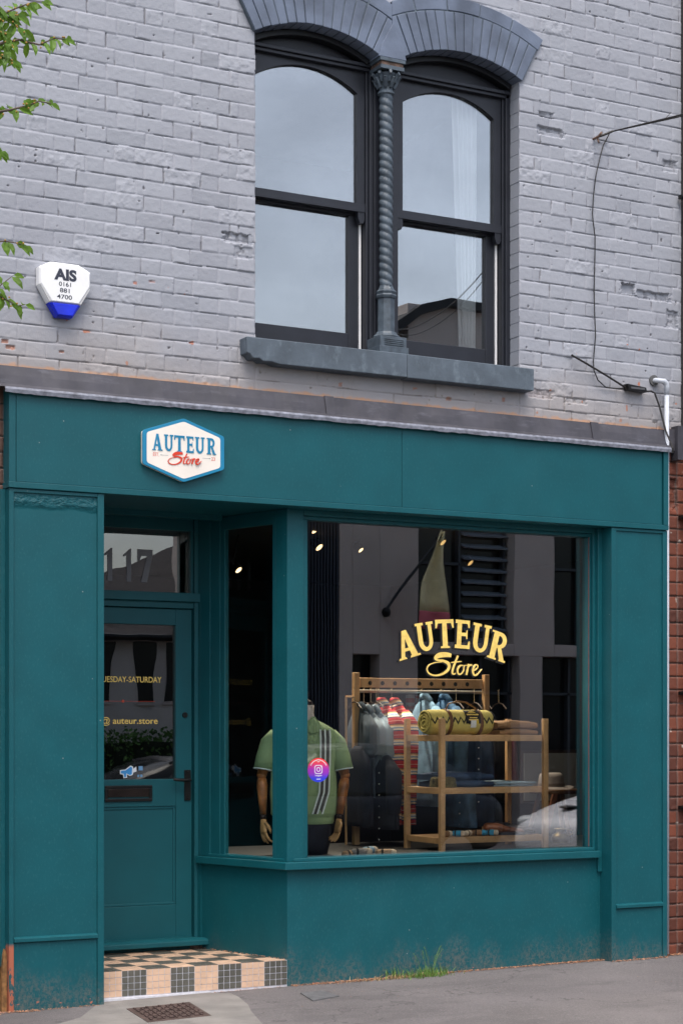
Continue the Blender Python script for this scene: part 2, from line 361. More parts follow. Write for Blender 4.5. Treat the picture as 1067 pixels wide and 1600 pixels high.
    me=bpy.data.meshes.new(name); me.vertices.add(len(co)); me.vertices.foreach_set('co',co.ravel())
    me.loops.add(quads.size); me.loops.foreach_set('vertex_index',quads.ravel().astype(np.int32))
    me.polygons.add(len(quads)); me.polygons.foreach_set('loop_start',np.arange(0,quads.size,4,dtype=np.int32)); me.polygons.foreach_set('loop_total',np.full(len(quads),4,dtype=np.int32))
    me.update(calc_edges=True); me.polygons.foreach_set('use_smooth',np.ones(len(quads),bool))
    for nm,arr in (('tone',tone),('dirt',dirt),('chip',chip),('joint',sm*sm)):
        at=me.attributes.new(nm,'FLOAT','POINT'); at.data.foreach_set('value',arr.ravel()[used].astype(np.float32))
    me.materials.append(m); o=bpy.data.objects.new(name,me); COL.objects.link(o)
    if parent: o.parent=parent; o.matrix_parent_inverse=Matrix.Translation(-parent.location)
    return o
def brickmat(name,c1,c2,dirtc,chipc,jointc,jamt,rough=.75):
    m=mat(name,c1,rough,col2=c1,bump=.0012,bscale=170); t=m.node_tree
    def att(n):
        def f(t,tc):
            a=N(t,'ShaderNodeAttribute'); a.attribute_name=n; return a.outputs['Fac']
        return f
    base_mix(m,att('tone'),c2)
    base_mix(m,lambda t,tc: ma(t,'MULTIPLY',att('joint')(t,tc),jamt),jointc)
    base_mix(m,att('chip'),chipc); base_mix(m,att('dirt'),dirtc)
    return m
PB=brickmat('grey_painted_brick',(.290,.303,.338),(.327,.340,.376),(.085,.078,.08),(.42,.13,.06),(.33,.33,.37),.35)
base_mix(PB,lambda t,tc: ma(t,'MULTIPLY',smask(t,ma(t,'ADD',sep(t,tc)[2],ma(t,'MULTIPLY',noise(t,tc,3,5),.5)),4.15,3.62),.55),(.33,.275,.235))
base_mix(PB,lambda t,tc: ma(t,'MULTIPLY',smask(t,noise(t,tc,1.3,6,None,.6),.45,.75),.22),(.24,.235,.27))
base_mix(PB,lambda t,tc: smask(t,ma(t,'ADD',sep(t,tc)[2],ma(t,'MULTIPLY',noise(t,tc,18,5),.05)),3.515,3.495),(.46,.27,.17))
RB=brickmat('red_brick',(.20,.060,.034),(.09,.032,.022),(.03,.025,.02),(.45,.38,.33),(.16,.13,.115),.8,.6)
BB=brickmat('brown_brick',(.17,.085,.06),(.09,.05,.04),(.02,.018,.016),(.3,.2,.15),(.13,.11,.10),.8,.7)

# ---------------- lettering ----------------
GLY={
'A':[[(.10,0),(.27,0),(.545,1),(.40,1)],[(.62,0),(.90,0),(.60,1),(.40,1)],[(.22,.26),(.72,.26),(.69,.37),(.26,.37)],[(0,0),(.37,0),(.33,.07),(.04,.07)],[(.52,0),(1,0),(.97,.07),(.56,.07)]],
'T':[[(.36,0),(.64,0),(.62,.9),(.38,.9)],[(0,1),(1,1),(1,.70),(.93,.70),(.86,.87),(.14,.87),(.07,.70),(0,.70)],[(.24,0),(.76,0),(.73,.07),(.27,.07)]],
'E':[[(.12,0),(.42,0),(.42,1),(.12,1)],[(0,1),(.95,1),(.95,.74),(.87,.74),(.80,.88),(0,.88)],[(.3,.44),(.72,.44),(.76,.34),(.82,.34),(.82,.66),(.76,.66),(.72,.56),(.3,.56)],[(0,0),(1,0),(1,.27),(.92,.27),(.84,.12),(0,.12)]],
}
def uo():
    n=12; o=[];i=[]
    for k in range(n+1):
        a=math.pi+math.pi*k/n; o.append((.5+.42*math.cos(a),.36+.36*math.sin(a))); i.append((.525+.19*math.cos(a),.36+.22*math.sin(a)))
    return [o[0:1]+o+[(.92,.98),(.715,.98)]+i[::-1]+[(.335,.98),(.08,.98)],[(-.03,.91),(.45,.91),(.45,1),(-.03,1)],[(.62,.91),(1.03,.91),(1.03,1),(.62,1)]]
GLY['U']=uo()
def ro():
    n=12;o=[];i=[]
    for k in range(n+1):
        a=math.pi/2-math.pi*k/n; o.append((.5+.40*math.cos(a),.71+.29*math.sin(a))); i.append((.47+.20*math.cos(a),.70+.165*math.sin(a)))
    return [[(.12,0),(.42,0),(.42,1),(.12,1)],[(.4,1)]+o+[(.4,.42),(.4,.535)]+i[::-1]+[(.4,.865)],[(.45,.46),(.68,.46),(.98,.04),(.98,0),(.72,0)],[(0,0),(.52,0),(.5,.07),(.03,.07)],[(0,.93),(.3,.93),(.3,1),(0,1)],[(.66,0),(1.05,0),(1.05,.07),(.68,.07)]]
GLY['R']=ro()
def glyph(b,ch,xf,y,th=.001):
    for k,pl in enumerate(GLY[ch]):
        q=[]
        for p in pl:
            w=xf(*p)
            if not q or abs(w[0]-q[-1][0])+abs(w[1]-q[-1][1])>1e-6: q.append(w)
        b.prism(q,y-k*.00012,y+th)
def ribbon(b,pts,y,th=.0008,k0=0):
    """a stroke of varying width in the XZ plane: pts = (x,z,w)"""
    # Catmull-Rom resample
    out=[]; n=len(pts)
    for i in range(n-1):
        p0,p1,p2,p3=pts[max(i-1,0)],pts[i],pts[i+1],pts[min(i+2,n-1)]
        for s in range(6):
            t=s/6; out.append(tuple(.5*((2*p1[c])+(-p0[c]+p2[c])*t+(2*p0[c]-5*p1[c]+4*p2[c]-p3[c])*t*t+(-p0[c]+3*p1[c]-3*p2[c]+p3[c])*t**3) for c in range(3)))
    out.append(pts[-1]); vs=[];fs=[];m=len(out)
    for i,(x,z,w) in enumerate(out):
        a=out[max(i-1,0)];c=out[min(i+1,m-1)]; d=Vector((c[0]-a[0],c[1]-a[1])); d.normalize(); nx,nz=-d.y,d.x; w=max(w,.0005)/2; yy=y-(k0+i)*.00001
        vs+=[(x+nx*w,yy,z+nz*w),(x-nx*w,yy,z-nz*w),(x+nx*w,y+th,z+nz*w),(x-nx*w,y+th,z-nz*w)]
    for i in range(m-1):
        o=4*i; fs+=[(o,o+4,o+5,o+1),(o,o+2,o+6,o+4),(o+1,o+5,o+7,o+3)]
    b.add(vs,fs)
SCR=[[(503,452,22),(470,448,30),(430,452,32),(404,468,20),(418,480,12),(455,484,16),(486,500,22),(484,530,18),(450,556,13),(405,566,10),(366,556,10),(352,532,9),(366,508,7),(402,494,5),(445,490,4)],
 [(545,452,11),(528,490,14),(512,530,14),(510,552,12),(524,556,7),(542,540,5)],[(500,492,5),(530,488,8),(568,484,5)],
 [(575,506,6),(556,510,11),(541,532,13),(546,554,11),(562,556,8),(578,536,9),(582,514,8),(590,506,5),(604,508,4)],
 [(612,498,10),(604,525,14),(596,560,13)],[(604,526,5),(618,506,8),(632,504,12)],
 [(636,538,5),(656,528,8),(668,512,8),(660,501,7),(645,512,12),(636,538,14),(645,560,12),(666,556,7),(694,526,4)]]
def script_store(b,fx,y,ws=1.0):
    for k,st in enumerate(SCR):
        ribbon(b,[(*fx(zx,zy),w*ws) for zx,zy,w in st],y,k0=k*90)
def text(body,x0,x1,z0,h,y,m,parent,name,bold=0.0,th=.0006,full=False):
    c=bpy.data.curves.new('t','FONT'); c.body=body; c.size=1; c.offset=bold; c.extrude=0; c.resolution_u=4
    o=bpy.data.objects.new('t',c); COL.objects.link(o); dg=bpy.context.evaluated_depsgraph_get(); dg.update()
    me=bpy.data.meshes.new_from_object(o.evaluated_get(dg)); bpy.data.objects.remove(o); bpy.data.curves.remove(c)
    co=[v.co.copy() for v in me.vertices]; fs=[tuple(p.vertices) for p in me.polygons]; bpy.data.meshes.remove(me)
    mx_=max(v.x for v in co); mn=min(v.x for v in co); sx=(x1-x0)/(mx_-mn)
    lo=min(v.y for v in co) if full else 0; hi=max(v.y for v in co) if full else .729
    sz=h/(hi-lo)
    b=MB().add([(x0+(v.x-mn)*sx,y,z0+(v.y-lo)*sz) for v in co],fs)
    return b.build(name,m,parent)

# ---------------- the shop building ----------------
B=thing('shop_building','grey painted brick building with a teal shopfront below and a twin arched sash window above','building',(5.3,.5,0))
WC=[(4.992,.402,.853,5.638),(5.992,.420,.96,5.655)]     # centre, half width, arch radius, apex
def holes(x,z):
    h=(x>4.594)&(x<6.416)&(z>3.68)&(z<5.54)
    for cx,hw,r,top in WC:
        h|=((x-cx)**2+(z-(top-r))**2<(r+.12)**2)&(abs(x-cx)<hw+.001)&(z>5.4)
    return h
DM=[(7.26,4.36,.055,.035,.035,0),(7.47,4.335,.14,.03,.018,0),(6.66,5.28,.10,.03,.016,0),(4.48,4.33,.09,.03,.014,0),(4.52,4.25,.06,.035,.008,0),(3.10,3.60,.022,.012,.006,.9),(3.13,3.57,.03,.012,.006,.9),(3.42,3.575,.016,.008,.006,.8),(2.95,4.7,.1,.05,.01,0),
    (3.02,3.85,.06,.06,.012,0),(6.58,3.62,.1,.03,.008,.1),(6.85,3.60,.09,.02,.008,.0),(2.98,3.5,.08,.05,.012,.3),(3.85,4.0,.012,.008,.004,.7),(3.95,4.02,.02,.008,.004,.4),(6.62,5.38,.06,.02,.01,0),(7.6,5.2,.06,.04,.01,0),(7.62,4.2,.05,.06,.012,0),(5.15,3.55,.012,.012,.006,.8),(5.9,3.53,.02,.012,.006,.9),(6.3,3.56,.01,.014,.006,.8)]
brickfield('upper_wall',2.6,7.69,3.44,6.62,.10,.0042,PB,B,holes,dmg=DM,seed=11)
brickfield('upper_wall',-.6,2.598,3.44,6.62,.10,.0095,PB,B,ref=2.62,seed=61)
# backing, higher and side stretches of wall beyond the frame
b=MB(); b.box(-3.0,2.6,.105,.35,3.44,8.5); b.box(2.6,7.66,.105,.35,6.62,8.5); b.box(2.6,4.58,.125,.35,3.44,6.62); b.box(6.43,7.66,.125,.35,3.44,6.62); b.box(4.58,6.43,.125,.35,5.95,6.62); b.box(4.58,6.43,.125,.35,3.44,3.66)
b.build('wall_backing',PB,B)
# soft brick reveal courses
for xa,xb,sg in ((6.4185,6.46,1),(4.55,4.5915,-1)):
    b=MB(); z=3.752
    while z<5.6:
        z2=ZJ-math.floor((ZJ-z)/CH-.02)*CH; z2=min(max(z2,z+.02),5.62); jj=rnd.uniform(-.0015,.0015)
        b.box(xa+(jj if sg>0 else 0),xb-(0 if sg>0 else jj),.104,.30,z+.003,z2-.0015); z=z2
    b.box(xa+(.003 if sg>0 else .001),xb-(.001 if sg>0 else .003),.106,.299,3.753,5.6)
    b.build('window_reveal',PB,B,bevel=.002)
# arches
def clip(poly,x,side):
    out=[]
    for i in range(len(poly)):
        a=poly[i]; c=poly[(i+1)%len(poly)]; ia=(a[0]-x)*side>=0; ic=(c[0]-x)*side>=0
        if ia: out.append(a)
        if ia!=ic: t=(x-a[0])/(c[0]-a[0]); out.append((x,a[1]+t*(c[1]-a[1])))
    return out
for wi,(cx,hw,r,top) in enumerate(WC):
    side=-1 if wi==0 else 1; zc=top-r; am=math.asin(hw/r)+.015; b=MB(); nb=15 if wi==0 else 16
    def seg(a0,a1,r0,r1,y0,g=.003):
        a0+=g/r0; a1-=g/r0; m=3
        pl=[(cx+r0*math.sin(a0+(a1-a0)*i/m),zc+r0*math.cos(a0+(a1-a0)*i/m)) for i in range(m+1)]+[(cx+r1*math.sin(a1+(a0-a1)*i/m),zc+r1*math.cos(a1+(a0-a1)*i/m)) for i in range(m+1)]
        pl=clip(pl,5.487,side)
        if len(pl)>2: b.prism(pl,y0,.26)
    for i in range(nb):
        a0=-am+2*am*i/nb; a1=-am+2*am*(i+1)/nb; j=rnd.uniform(-.003,.003)
        seg(a0,a1,r+rnd.uniform(-.002,.002),r+.236,.072+j)
    n2=5
    for i in range(-1,n2+1):
        aa=am+.01; a0=-aa+2*aa*i/n2; a1=-aa+2*aa*(i+1)/n2
        if (wi==0 and i<0) or (wi==1 and i>=n2): continue
        seg(a0,a1,r+.243,r+.325,.074+rnd.uniform(-.002,.002),.0035)
    b.build('window_arch',SLATE2,B,bevel=.004)
    b=MB()
    def seg(a0,a1,r0,r1,y0,g=0):
        m=14; pl=[(cx+r0*math.sin(a0+(a1-a0)*i/m),zc+r0*math.cos(a0+(a1-a0)*i/m)) for i in range(m+1)]+[(cx+r1*math.sin(a1+(a0-a1)*i/m),zc+r1*math.cos(a1+(a0-a1)*i/m)) for i in range(m+1)]
        pl=clip(pl,5.487,side); b.prism(pl,y0,.25)
    seg(-am-.0,am+.0,r+.006,r+.32,.0785)
    b.build('arch_mortar',SLATE,B)
MB().prism([(5.392,5.528),(5.582,5.528),(5.56,5.60),(5.487,5.735),(5.41,5.60)],.064,.26).build('arch_springer',SLATE2,B,bevel=.003)
# stone sill in two lengths, left corner broken
b=MB(); b.prism([(4.493,3.752),(5.553,3.755),(5.553,3.615),(4.70,3.612),(4.655,3.622),(4.60,3.620),(4.575,3.634),(4.535,3.632),(4.515,3.655),(4.497,3.66)],.008,.26)
b.prism([(5.557,3.755),(6.468,3.752),(6.468,3.615),(5.557,3.613)],.012,.26)
b.build('window_sill',SLATE,B,bevel=.005)
# sash windows
for wi,(cx,hw,r,top) in enumerate(WC):
    xl,xr=(4.60,5.42) if wi==0 else (5.56,6.412)
    gx0,gx1=(4.655,5.338) if wi==0 else (5.655,6.318); gc=(gx0+gx1)/2; gh=(gx1-gx0)/2
    b=MB()
    b.box(xl-.01,gx0-.05,.205,.34,3.75,5.72); b.box(gx1+.068,xr+.012,.205,.34,3.75,5.72)
    b.box(gx1+.052,gx1+.068,.222,.34,3.79,5.50)
    b.box(xl,xr,.235,.34,5.52,5.74); b.box(xl,xr,.190,.24,5.498,5.520); b.box(xl,xr,.205,.24,5.478,5.498)
    b.box(gx0-.05,gx1+.052,.215,.34,3.752,3.785)
    wf=b.build('sash_window',FRAME,B,bevel=.003)
    am=math.asin(hw/r); b=MB()         # curved head moulding under the arch
    for rr_,y0 in ((.0,.185),(.022,.205)):
        pass
    pl=[]; m=18
    pl=[(cx+(r-.002)*math.sin(-am+2*am*i/m),top-r+(r-.002)*math.cos(-am+2*am*i/m)) for i in range(m+1)]; pl+=[(cx+(r-.035)*math.sin(am-2*am*i/m),top-r+(r-.035)*math.cos(am-2*am*i/m)) for i in range(m+1)]
    b.prism(pl,.175,.235); b.build('head_moulding',BLACK,wf,bevel=.003)
    # upper sash with segmental head
    b=MB(); sp,ap=5.345,5.452; sg=ap-sp; rr_=(gh*gh+sg*sg)/(2*sg); zc=ap-rr_; aa=math.asin(gh/rr_); m=20
    arc=[(gc+rr_*math.sin(-aa+2*aa*i/m),zc+rr_*math.cos(-aa+2*aa*i/m)) for i in range(m+1)]
    for i in range(m): b.prism([arc[i],(arc[i][0],5.478),(arc[i+1][0],5.478),arc[i+1]],.236,.275)
    b.box(gx0-.048,gx0,.236,.275,4.63,5.478); b.box(gx1,gx1+.05,.236,.275,4.63,5.478); b.box(gx0-.048,gx1+.05,.228,.274,4.632,4.682)
    for xx in (gx0-.046,gx1+.004): b.prism([(xx,4.632),(xx+.044,4.632),(xx+.044,4.585),(xx+.034,4.565),(xx+.012,4.565),(xx,4.60)],.232,.27)
    b.build('upper_sash',FRAME,wf)
    b=MB(); b.box(gx0-.048,gx0-.005,.284,.33,3.79,4.62); b.box(gx1-.032,gx1+.046,.284,.33,3.79,4.62)
    b.box(gx0-.005,gx1-.032,.285,.329,3.79,3.905); b.box(gx0-.048,gx1+.046,.278,.329,4.6205,4.65); b.build('lower_sash',FRAME,wf,bevel=.003)
    b=MB(); b.prism([(gx0,4.68)]+arc+[(gx1,4.68)],.258,.262); b.build('pane',GL_UP,wf)
    b=MB(); b.box(gx0-.006,gx1-.03,.306,.310,3.90,4.62); b.build('pane',GL_UP,wf)
    b=MB(); b.box(gx1+.034,gx1+.0455,.272,.283,3.79,4.575); b.build('sash_channel',WHITE,wf)
    b=MB(); b.box(gc-.01,gc+.012,.280,.30,4.683,4.694); b.box(gc+.02,gc+.03,.280,.30,4.683,4.69); b.build('sash_catch',mat('brass',(.6,.42,.2),.4),wf)
# mullion and column
MB().box(5.435,5.545,.20,.34,3.752,5.56).build('mullion',FRAME,B,bevel=.004)
cxx,cyy=5.487,.148
b=MB(); b.box(5.388,5.588,.05,.24,3.754,3.80); b.box(5.398,5.578,.06,.24,3.80,3.862); b.box(5.42,5.556,.0585,.062,3.775,3.79)
for k in range(4):
    for q in range(14): b.box(5.425+.0095*q,5.425+.0095*q+.007,.0555,.062,3.808+k*.011,3.808+k*.011+.006)
b.lathe(cxx,cyy,[(.085,3.862),(.088,3.872),(.070,3.885),(.062,3.90)],8)
b.build('column_base',IRON,B,bevel=.002)
b=MB(); b.lathe(cxx,cyy,[(.054,3.895),(.054,4.10),(.062,4.105),(.068,4.118),(.060,4.128),(.066,4.142),(.052,4.155),(.044,4.172),(.040,4.185)],8)
rings=[]; z=4.18
while z<5.335:
    rings.append([(cxx+(.035+.0075*abs(math.sin(a*1+z*math.pi/.0475*1)) )*math.cos(a),cyy+(.035+.0075*abs(math.sin(a+z*math.pi/.0475)))*math.sin(a),z) for a in [2*math.pi*k/20 for k in range(20)]]); z+=.0055
b.loft(rings); fixn(b.build('column_shaft',IRON,B,smooth=False))
b=MB(); b.lathe(cxx,cyy,[(.040,5.325),(.052,5.335),(.052,5.345),(.042,5.352),(.040,5.375),(.050,5.40),(.064,5.432),(.072,5.45)],16)
for k in range(8):
    a=2*math.pi*k/8+.2
    b.tube([(cxx+.044*math.cos(a),cyy+.044*math.sin(a),5.37),(cxx+.060*math.cos(a),cyy+.060*math.sin(a),5.40),(cxx+.074*math.cos(a),cyy+.074*math.sin(a),5.422),(cxx+.082*math.cos(a),cyy+.082*math.sin(a),5.415)],[.012,.014,.011,.008],6)
    a+=math.pi/8
    b.tube([(cxx+.056*math.cos(a),cyy+.056*math.sin(a),5.40),(cxx+.070*math.cos(a),cyy+.070*math.sin(a),5.435),(cxx+.088*math.cos(a),cyy+.088*math.sin(a),5.45),(cxx+.090*math.cos(a),cyy+.090*math.sin(a),5.436)],[.010,.012,.012,.008],6)
b.box(5.407,5.567,.066,.23,5.462,5.484); b.build('column_capital',IRON,B)
MB().box(5.412,5.562,.070,.23,5.484,5.506).build('capital_slab',RUST,B)
MB().box(5.400,5.575,.062,.23,5.506,5.527).build('capital_top',IRON,B,bevel=.002)
# lead flashing over the fascia
b=MB(); pts=[]; n=90
vs=[];fs=[]
for i in range(n+1):
    x=3.04+(7.545-3.04)*i/n; w=.004*math.sin(x*5.1)+.003*math.sin(x*13.7+1)+.002*math.sin(x*31)
    for (y,z) in ((.098,3.468+.3*w),(.062+.3*w,3.462),(.046+w,3.410),(.034+w*.9,3.360),(.012,3.338+.2*w),(-.026,3.334+.2*w)): vs.append((x,y,z))
for i in range(n):
    for k in range(5): o=i*6+k; fs.append((o,o+1,o+7,o+6))
b.add(vs,fs)
for x in (5.02,6.93): b.add([(x,.055,3.466),(x+.06,.055,3.466),(x+.06,.023,3.345),(x,.023,3.345),(x,.064,3.466),(x,.036,3.345)],[(0,3,2,1),(0,4,5,3)])
b.box(7.60,7.648,.02,.09,3.27,3.49); b.box(7.545,7.60,.05,.09,3.33,3.47)
b.add([(3.04,.09,3.468),(2.98,.085,3.47),(2.9,.09,3.46),(3.04,-.02,3.335),(2.98,.0,3.325),(2.9,.07,3.35)],[(0,1,4,3),(1,2,5,4)])
b.build('lead_flashing',LEAD,B)
b=MB(); vs=[];fs=[]; n=160
for i in range(n+1):
    x=3.06+(7.51-3.06)*i/n; w=rnd.uniform(-.0025,.0025); vs+=[(x,-.0262,3.334),(x,-.031+w*.4,3.322),(x,-.027,3.303+w)]
for i in range(n):
    for k in range(2): o=3*i+k; fs.append((o,o+1,o+4,o+3))
b.add(vs,fs); b.build('lead_drip_edge',LEADE,B)

# fascia
b=MB(); b.box(3.131,5.5095,0,.03,2.835,3.335); b.box(5.5125,7.455,0,.03,2.835,3.335); b.box(3.091,3.1285,.001,.03,2.835,3.335); b.box(7.461,7.499,-.012,.03,2.833,3.335)
b.box(3.091,3.10,.03,.15,2.80,3.335); b.box(7.49,7.499,.03,.15,2.80,3.335); b.box(3.10,7.49,.03,.05,2.81,3.33)
b.build('fascia',TEAL,B,bevel=.0015)
MB().box(3.085,7.503,-.010,.12,2.800,2.833).build('fascia_rail',TEAL,B,bevel=.003)
# soffit
b=MB(); b.box(3.60,4.95,.12,1.05,2.802,2.84); b.box(4.8,7.06,.10,.26,2.802,2.84)
b.box(3.70,4.62,.62,.66,2.770,2.802)
b.build('soffit',TEAL,B)
# pilasters
def pilaster(x0,x1,ml,mp,bot):
    xi0,xi1=(x0+.026,x1-.037) if x0<4 else (x0+.036,x1-.037)
    p=MB(); p.box(x0,xi0,.0,.13,bot,2.797); p.box(xi1,x1,.0,.13,bot,2.797); p.box(xi0,xi1,.001,.13,2.779,2.797)
    o=p.build('pilaster',ml,B,bevel=.002)
    MB().box(xi0+.001,xi1-.001,.010,.10,bot,2.778).build('panel',mp,o)
    MB().prismx([(.012,.366),(-.010,.371),(-.010,.390),(.012,.399)],xi0+.001,xi1-.002).build('rail',TEAL,o,bevel=.0015)
    MB().box(xi0+.002,xi1-.003,.006,.012,bot,.364).build('plinth',mp,o,bevel=.0015)
    return o
pl=pilaster(3.091,3.628,TEALP,TEALC2,.0); pr=pilaster(7.053,7.499,TEAL,TEAL,.0)
# splintered timber foot at the left edge
b=MB(); b.prism([(3.06,.0),(3.088,.0),(3.088,.30),(3.078,.335),(3.070,.30),(3.062,.18)],.03,.07); b.prism([(3.035,.03),(3.058,.03),(3.058,.255),(3.046,.29),(3.036,.255)],.06,.085)
b.build('split_timber',mat('bare_timber',(.22,.11,.04),.8,var=.5,scale=30),B)
b=MB(); b.box(3.062,3.09,.06,.13,.24,2.797); b.build('edge_board',mk_teal('teal_edge_board'),B)  # same teal paint as the fascia
# recess left cheek and door wall
TD=mk_teal('teal_paint_lobby',rough=.5,dirt=False)
b=MB(); b.prismz([(3.592,.13),(3.627,.13),(3.76,.93),(3.72,.93)],.0,2.80); b.box(3.70,3.762,.90,1.0,.17,2.80); b.build('lobby_cheek',TD,B)
# door frame at the back of the lobby
b=MB(); b.box(3.762,3.80,.90,1.0,.20,2.802); b.box(4.558,4.612,.885,1.0,.20,2.802); b.box(4.585,4.60,.865,.885,.20,2.802)
b.box(3.80,4.558,.905,1.0,2.728,2.802); b.box(3.78,4.600,.868,1.0,2.292,2.345); b.box(3.80,4.558,.895,1.0,2.252,2.2915)
b.box(4.540,4.558,.905,1.0,2.345,2.728); b.box(3.80,3.83,.905,1.0,2.345,2.728)
df=b.build('door_frame',TD,B,bevel=.003)
b=MB(); b.box(3.83,4.540,.93,.934,2.345,2.728); tg=b.build('transom_pane',GL_DOOR,df)
# etched house number behind the transom
b=MB()
def one(x,w):
    b.prism([(x+w*.42,2.405),(x+w,2.405),(x+w,2.605),(x+w*.86,2.605),(x+.0,2.565),(x,2.556),(x+w*.42,2.563)],.926,.929)
one(3.985,.052); one(4.108,.050); b.prism([(4.20,2.575),(4.20,2.535),(4.212,2.535),(4.225,2.565),(4.262,2.565),(4.222,2.405),(4.262,2.405),(4.298,2.575),(4.298,2.605),(4.20,2.605)],.926,.929)
b.build('house_number',FROST,tg)
# door leaf
b=MB(); b.box(3.802,3.842,.92,.965,.215,2.248); b.box(4.448,4.555,.92,.965,.215,2.248); b.box(3.842,4.448,.92,.965,2.149,2.248); b.box(3.842,4.448,.92,.965,1.042,1.208); b.box(3.842,4.448,.92,.965,.215,.44)
b.box(3.842,4.448,.932,.96,.44,1.042); b.box(4.432,4.4475,.926,.934,.456,1.026); b.box(3.842,4.4475,.926,.934,1.026,1.0415); b.box(3.842,4.4475,.926,.934,.4405,.456)
door=b.build('door',TD,B,bevel=.003)
b=MB().box(3.842,4.448,.945,.949,1.208,2.149); dg_=b.build('door_pane',GL_DOOR,door)
text('TUESDAY-SATURDAY',3.952,4.363,1.797,.036,.943,GOLD,dg_,'opening_days',bold=.008)
text('@ auteur.store',3.973,4.338,1.545,.040,.943,GOLD,dg_,'web_handle',bold=.008)
RL=mat('thin_red_print',(.45,.06,.03),.5)
b=MB(); b.box(3.99,4.32,.9425,.943,1.6805,1.6825); b.box(4.105,4.12,.9425,.943,1.674,1.69); b.build('printed_line',RL,dg_)
SKB=mat('sticker_blue',(.05,.28,.62),.4,var=.03); SKW=mat('sticker_white',(.75,.78,.8),.4,var=.03)
def xf(x,z): return (4.095+x*.105,1.218+z*.075)
b=MB(); b.prism([xf(*p) for p in [(-.02,.62),(.3,.66),(.62,.98),(.78,.9),(.8,.72),(.98,.9),(1.0,.5),(.8,.42),(.75,.22),(.58,.14),(.4,.28),(.42,.0),(.2,-.04),(.16,.26),(-.02,.3)]],.9425,.9435); sw=b.build('megaphone_sticker',SKW,dg_)
b=MB(); b.prism([xf(*p) for p in [(.03,.57),(.32,.60),(.62,.88),(.72,.82),(.70,.28),(.58,.22),(.36,.36),(.35,.06),(.24,.03),(.20,.33),(.03,.36)]],.941,.9423); b.build('megaphone',SKB,sw)
PBS=mat('pale_blue_sticker',(.14,.30,.5),.5)
for q in ((4.213,4.24,1.262,1.288),(4.205,4.217,1.222,1.236),(4.224,4.238,1.222,1.236)): MB().box(q[0],q[1],.9425,.9435,q[2],q[3]).build('small_sticker',PBS,dg_)
BR=mat('black_iron_fitting',(.012,.012,.012),.35,.3,var=.3,bump=.0004,bscale=60)
b=MB(); b.box(3.985,4.29,.908,.921,1.075,1.093); b.box(3.985,4.29,.908,.921,1.155,1.172); b.box(3.985,4.005,.909,.921,1.093,1.155); b.box(4.27,4.29,.909,.921,1.093,1.155); lb=b.build('letter_box',BR,door,bevel=.003)
MB().box(4.006,4.269,.912,.919,1.102,1.153).build('flap',mat('dark_bronze',(.06,.045,.04),.25,.8,var=.3),lb,bevel=.002)
b=MB(); b.box(4.503,4.545,.910,.921,1.075,1.262); b.tube([(4.524,.915,1.20),(4.524,.878,1.20)],.012,10); b.tube([(4.528,.876,1.20),(4.50,.872,1.20),(4.445,.872,1.203),(4.415,.876,1.207)],[.011,.011,.010,.009],8)
for z in (1.088,1.25): b.sphere((4.524,.909,z),.005,6)
b.box(4.521,4.527,.908,.911,1.10,1.118)
b.build('handle',BR,door,bevel=.002)
b=MB(); b.tube([(4.508,.921,1.60),(4.508,.910,1.60)],[.018,.016],14); b.box(4.5065,4.5095,.9085,.911,1.592,1.608); b.build('lock',BR,door)
b=MB(); b.prismx([(.80,.195),(.80,.225),(.835,.238),(.93,.238),(.93,.195)],3.70,4.665); b.build('door_sill',TD,B,bevel=.004)
MB().box(3.70,4.66,.895,1.0,.166,.195).build('sill_riser',TD,B)
MB().box(3.70,4.62,.965,.99,.195,.24).build('threshold',TD,B)
# splayed return: panel, sill, window
C0=Vector((4.808,.12)); dv=Vector((-.285,1)).normalized(); nl=Vector((-1,-.285)).normalized(); yl=1/dv.y
def spoly(y0,y1,o0,o1):
    a=C0+dv*((y0-.12)*yl); c=C0+dv*((y1-.12)*yl)
    return [tuple(a+nl*o0),tuple(c+nl*o0),tuple(c+nl*o1),tuple(a+nl*o1)]
b=MB(); b.prismz([(4.808,.12),(7.056,.12),(7.056,.16),(4.85,.16)],.0,.692); b.prismz([(4.808,.1205),tuple(C0+dv*((.93-.12)*yl)),(4.64,.93),(4.85,.1605)],.0,.692); b.build('stall_riser',mk_teal('teal_stall_riser',rough=.45),B)
i0=C0+dv*((.86-.12)*yl)
outc=(4.772,.068)
pin=C0+dv*((.875-.12)*yl)+nl*.042
b=MB(); b.prismz([outc,(7.02,.068),(7.02,.205),(4.90,.205),(4.68,.875),tuple(pin)],.692,.736)
b.build('window_sill_board',TEAL,B,bevel=.004)
b=MB(); b.prismz([(4.84,.098),(6.99,.098),(6.99,.205),(4.915,.205)],.7362,.756); b.prismz([(4.80,.14),tuple(C0+dv*.70+nl*.012),tuple(C0+dv*.70-nl*.05),(4.86,.20)],.7362,.754); b.build('glazing_bead',TEAL,B,bevel=.003)
# corner post and frames of the display window
b=MB(); b.prismz([(4.808,.12),(4.915,.12),(4.915,.21),(4.90,.235)]+[spoly(.12,.218,0,-.03)[2],spoly(.12,.218,0,-.03)[1]],.7365,2.800); b.build('corner_post',TEAL,B,bevel=.002)
DF=MB(); DF.box(4.9155,4.945,.135,.21,.7565,2.745); DF.box(4.9455,4.966,.165,.215,.7565,2.745)
DF.box(6.981,7.0,.150,.215,.7565,2.745); DF.box(7.0005,7.022,.128,.215,.7365,2.80); DF.box(7.0225,7.054,.100,.215,.60,2.80)
DF.box(4.9155,7.0,.118,.215,2.7665,2.8015); DF.box(4.9155,7.0,.145,.215,2.7455,2.766)
dw=DF.build('display_window',TEAL,B,bevel=.0025)
MB().box(6.9805,6.9835,.146,.149,.76,2.745).build('red_edge_line',mat('old_red_primer',(.22,.05,.03),.7),dw)
